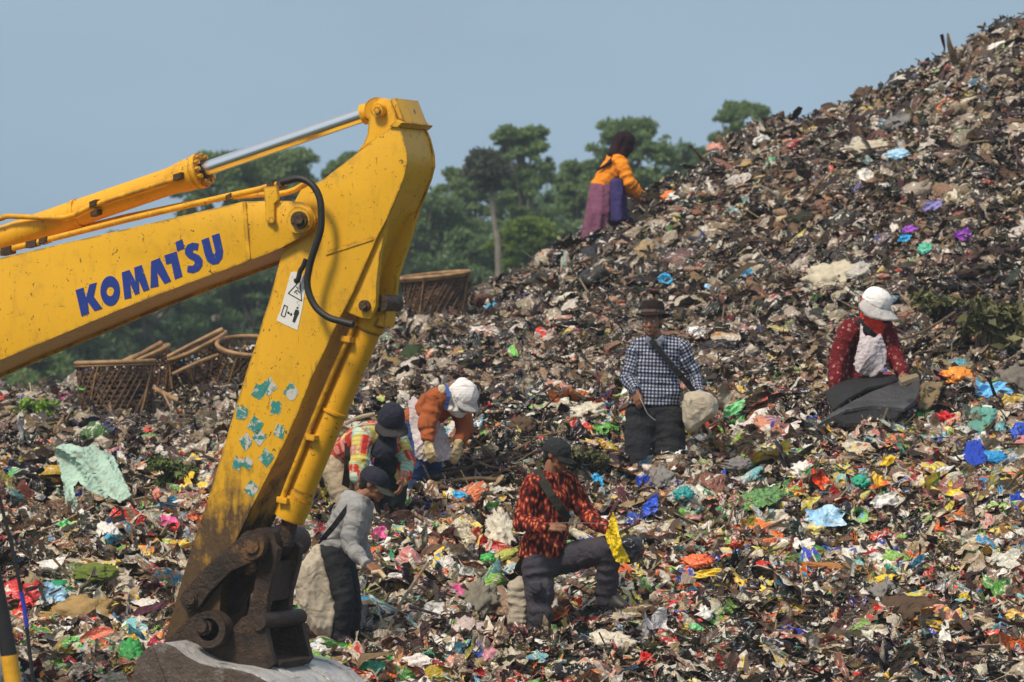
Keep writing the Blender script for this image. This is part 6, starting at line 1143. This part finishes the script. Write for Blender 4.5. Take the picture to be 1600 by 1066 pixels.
plate3('plastic_sheet_and_shadow', [(1277, 664, -.45), (1300, 645, -.35), (1330, 628, -.18), (1362, 612, .0), (1398, 599, .15), (1437, 591, .25), (1436, 612, .05), (1430, 626, -.1), (1412, 639, -.25), (1392, 636, -.25), (1362, 634, -.28), (1322, 640, -.38)], 34.9, .025, M_GSH, 'dusty dark grey plastic sheet lying lowest, below the black curved one', 'sheet')
plate3('plastic_sheet_and_shadow', [(1302, 652, -.42), (1330, 640, -.32), (1364, 636, -.24), (1410, 640, -.22), (1400, 652, -.3), (1365, 660, -.42), (1320, 662, -.5)], 34.9, .03, M_BSH, 'black piece standing in for the shadow below the dusty grey sheet', 'sheet')  # black plate put in as the shadow gap under the grey sheet
plate3('folder', [(1404, 590, -.05), (1432, 583, 0), (1436, 588, -.02), (1408, 598, -.1)], 34.75, .03, mat_cloth('khaki_card', (.25, .20, .13), .3), 'small khaki folder on the far corner of the grey sheet', 'folder')
# branches
def branch(pts_, r, label, group=None, mat=None): return pole(pts_, r, mat or M_BARKD, label, 'branch', 'branch', group, 7)
M_BARKD = mat_plain('brown_branch', (.13, .085, .05), .85, var=.5, scale=14); M_BARKL = mat_plain('grey_brown_branch', (.24, .18, .12), .85, var=.4, scale=14)
def onm(l, lift=.07): 
    out = []
    for x, y in l: p = hit(x, y, 28.0); out.append((x, y, p.y - lift))
    return out
for i, (l, r) in enumerate([([(160, 872), (215, 872), (268, 880)], .028), ([(172, 858), (220, 862), (285, 862)], .024), ([(190, 846), (235, 856), (290, 850)], .020), ([(150, 884), (200, 880), (250, 868)], .022), ([(175, 866), (240, 868), (295, 874)], .018)]):
    y0 = sum(q[2] for q in onm(l)) / 3; branch([(x, y, y0 - .05 - .03 * i) for x, y in l], r, 'brown branch in the bundle lying left of the rusty arm', 'branches bundled left of the arm')
for i, (l, r) in enumerate([([(640, 748), (700, 742), (760, 722), (800, 716)], .016), ([(650, 765), (690, 755), (745, 748), (790, 752)], .020), ([(690, 735), (740, 728), (800, 705), (830, 690)], .012), ([(700, 700), (740, 720), (790, 735), (850, 738)], .010), ([(722, 668), (745, 690), (770, 715), (775, 735)], .010), ([(660, 756), (720, 752), (770, 735)], .012), ([(700, 760), (745, 738), (765, 700)], .009), ([(740, 760), (800, 730), (870, 722)], .010)]):
    y0 = min(q[2] for q in onm(l)); branch([(x, y, y0 - .05) for x, y in l], r, 'dry twisted branch in the heap before the white-hooded woman', 'dry branches heaped before the white-hooded woman')
branch([(1402, 532, 35.6), (1440, 520, 36.2), (1492, 488, 37.0)], .012, 'long dark stick rising right from behind the white-capped woman')
branch([(1481, 52, 46.3), (1484, 72, 46.3), (1493, 98, 46.4)], [.01, .03, .045], 'dark curved spike standing on the skyline at upper right')
branch([(1510, 66, 46.2), (1530, 56, 46.2), (1545, 64, 46.2)], [.02, .02, .03], 'short dark stub on the summit right of the curved spike')
branch([(1596, 440, 38.2), (1592, 500, 38.1), (1590, 585, 37.9)], .016, 'dark upright pole at the right edge among the leaves')
branch([(600, 1000, 29.4), (628, 940, 29.9), (668, 880, 30.6)], .012, 'thin brown stalk leaning beside the dark red rag', mat=M_BARKL)
branch([(1140, 760, 33.2), (1115, 850, 31.6), (1100, 900, 30.9)], .006, 'thin wire lying down the slope left of the green net')
# plants and greenery
k = NT('weed_leaf'); t = k.attr('tint').outputs['Fac']; k.set(base=k.mix(t, (.035, .055, .015, 1), (.15, .20, .05, 1)), rough=.6); M_WEED = k.m
k = NT('wilted_leaf'); t = k.attr('tint').outputs['Fac']; k.set(base=k.mix(t, (.03, .038, .014, 1), (.20, .19, .07, 1)), rough=.7); M_WILT = k.m
def weed(px, py, w, h, n, lab, mat, seed, ls=.07, stems=8, name='weed_clump', cat='weeds'):
    p = hit(px, py + h * .4, 28.0); s = p.y / FPX; rng = np.random.default_rng(seed); rn = random.Random(seed); root = thing(name, p, lab, cat); cs, rs = [], []; bm = bmesh.new()
    for i in range(stems):
        a = rn.uniform(-.5, .5); q = p + Vector((a * w * s, rn.uniform(-.2, .0), rn.uniform(.2, .9) * h * s)); cs.append(q[:]); rs.append(rn.uniform(.12, .24) * min(w, h * 1.5) * s); tube_bm(bm, [p + Vector((a * w * s * .6, 0, -.05)), p.lerp(q, .6) + Vector((0, 0, .05)), q], [.008, .006, .003], 5, True, 2)
    place('stems', bm_mesh(bm), M_BARKL, root, True); me = leaves(cs, rs, n, ls, rng, .2); place('leaves', me, mat, root)
weed(278, 742, 70, 46, 1500, 'grassy green clump on the mound left of the excavator arm', M_WEED, 1)
weed(900, 722, 90, 46, 1500, 'olive green leafy clump right of the charcoal cap', M_WILT, 2, .06)
weed(1550, 515, 90, 85, 700, 'tangle of wilted dark green leaves at the right edge', M_WILT, 3, .12, 30)
weed(1462, 480, 60, 40, 600, 'small dark leafy tangle right of the large cream sack', M_WILT, 4, .09)
weed(62, 640, 60, 26, 700, 'bright green sprout on the crest at the far left', mat_plain('bright_leaf', (.20, .34, .05), .6, bump=0), 5, .06)
weed(1180, 880, 50, 20, 400, 'olive leaves lying left of the white crumpled bag', M_WILT, 6, .07)
weed(150, 742, 40, 30, 300, 'dark leaves under the mint tarpaulin', M_WILT, 7, .07) if 0 else None
p = hit(1590, 842, 28.); pt = basket(1590, 838, p.y - .05, .15, .10, .08, (0, .5, -.8), 'small shallow woven basket at the right edge low on the slope', rings_=4, hel=16, seed=8, wt=.006)
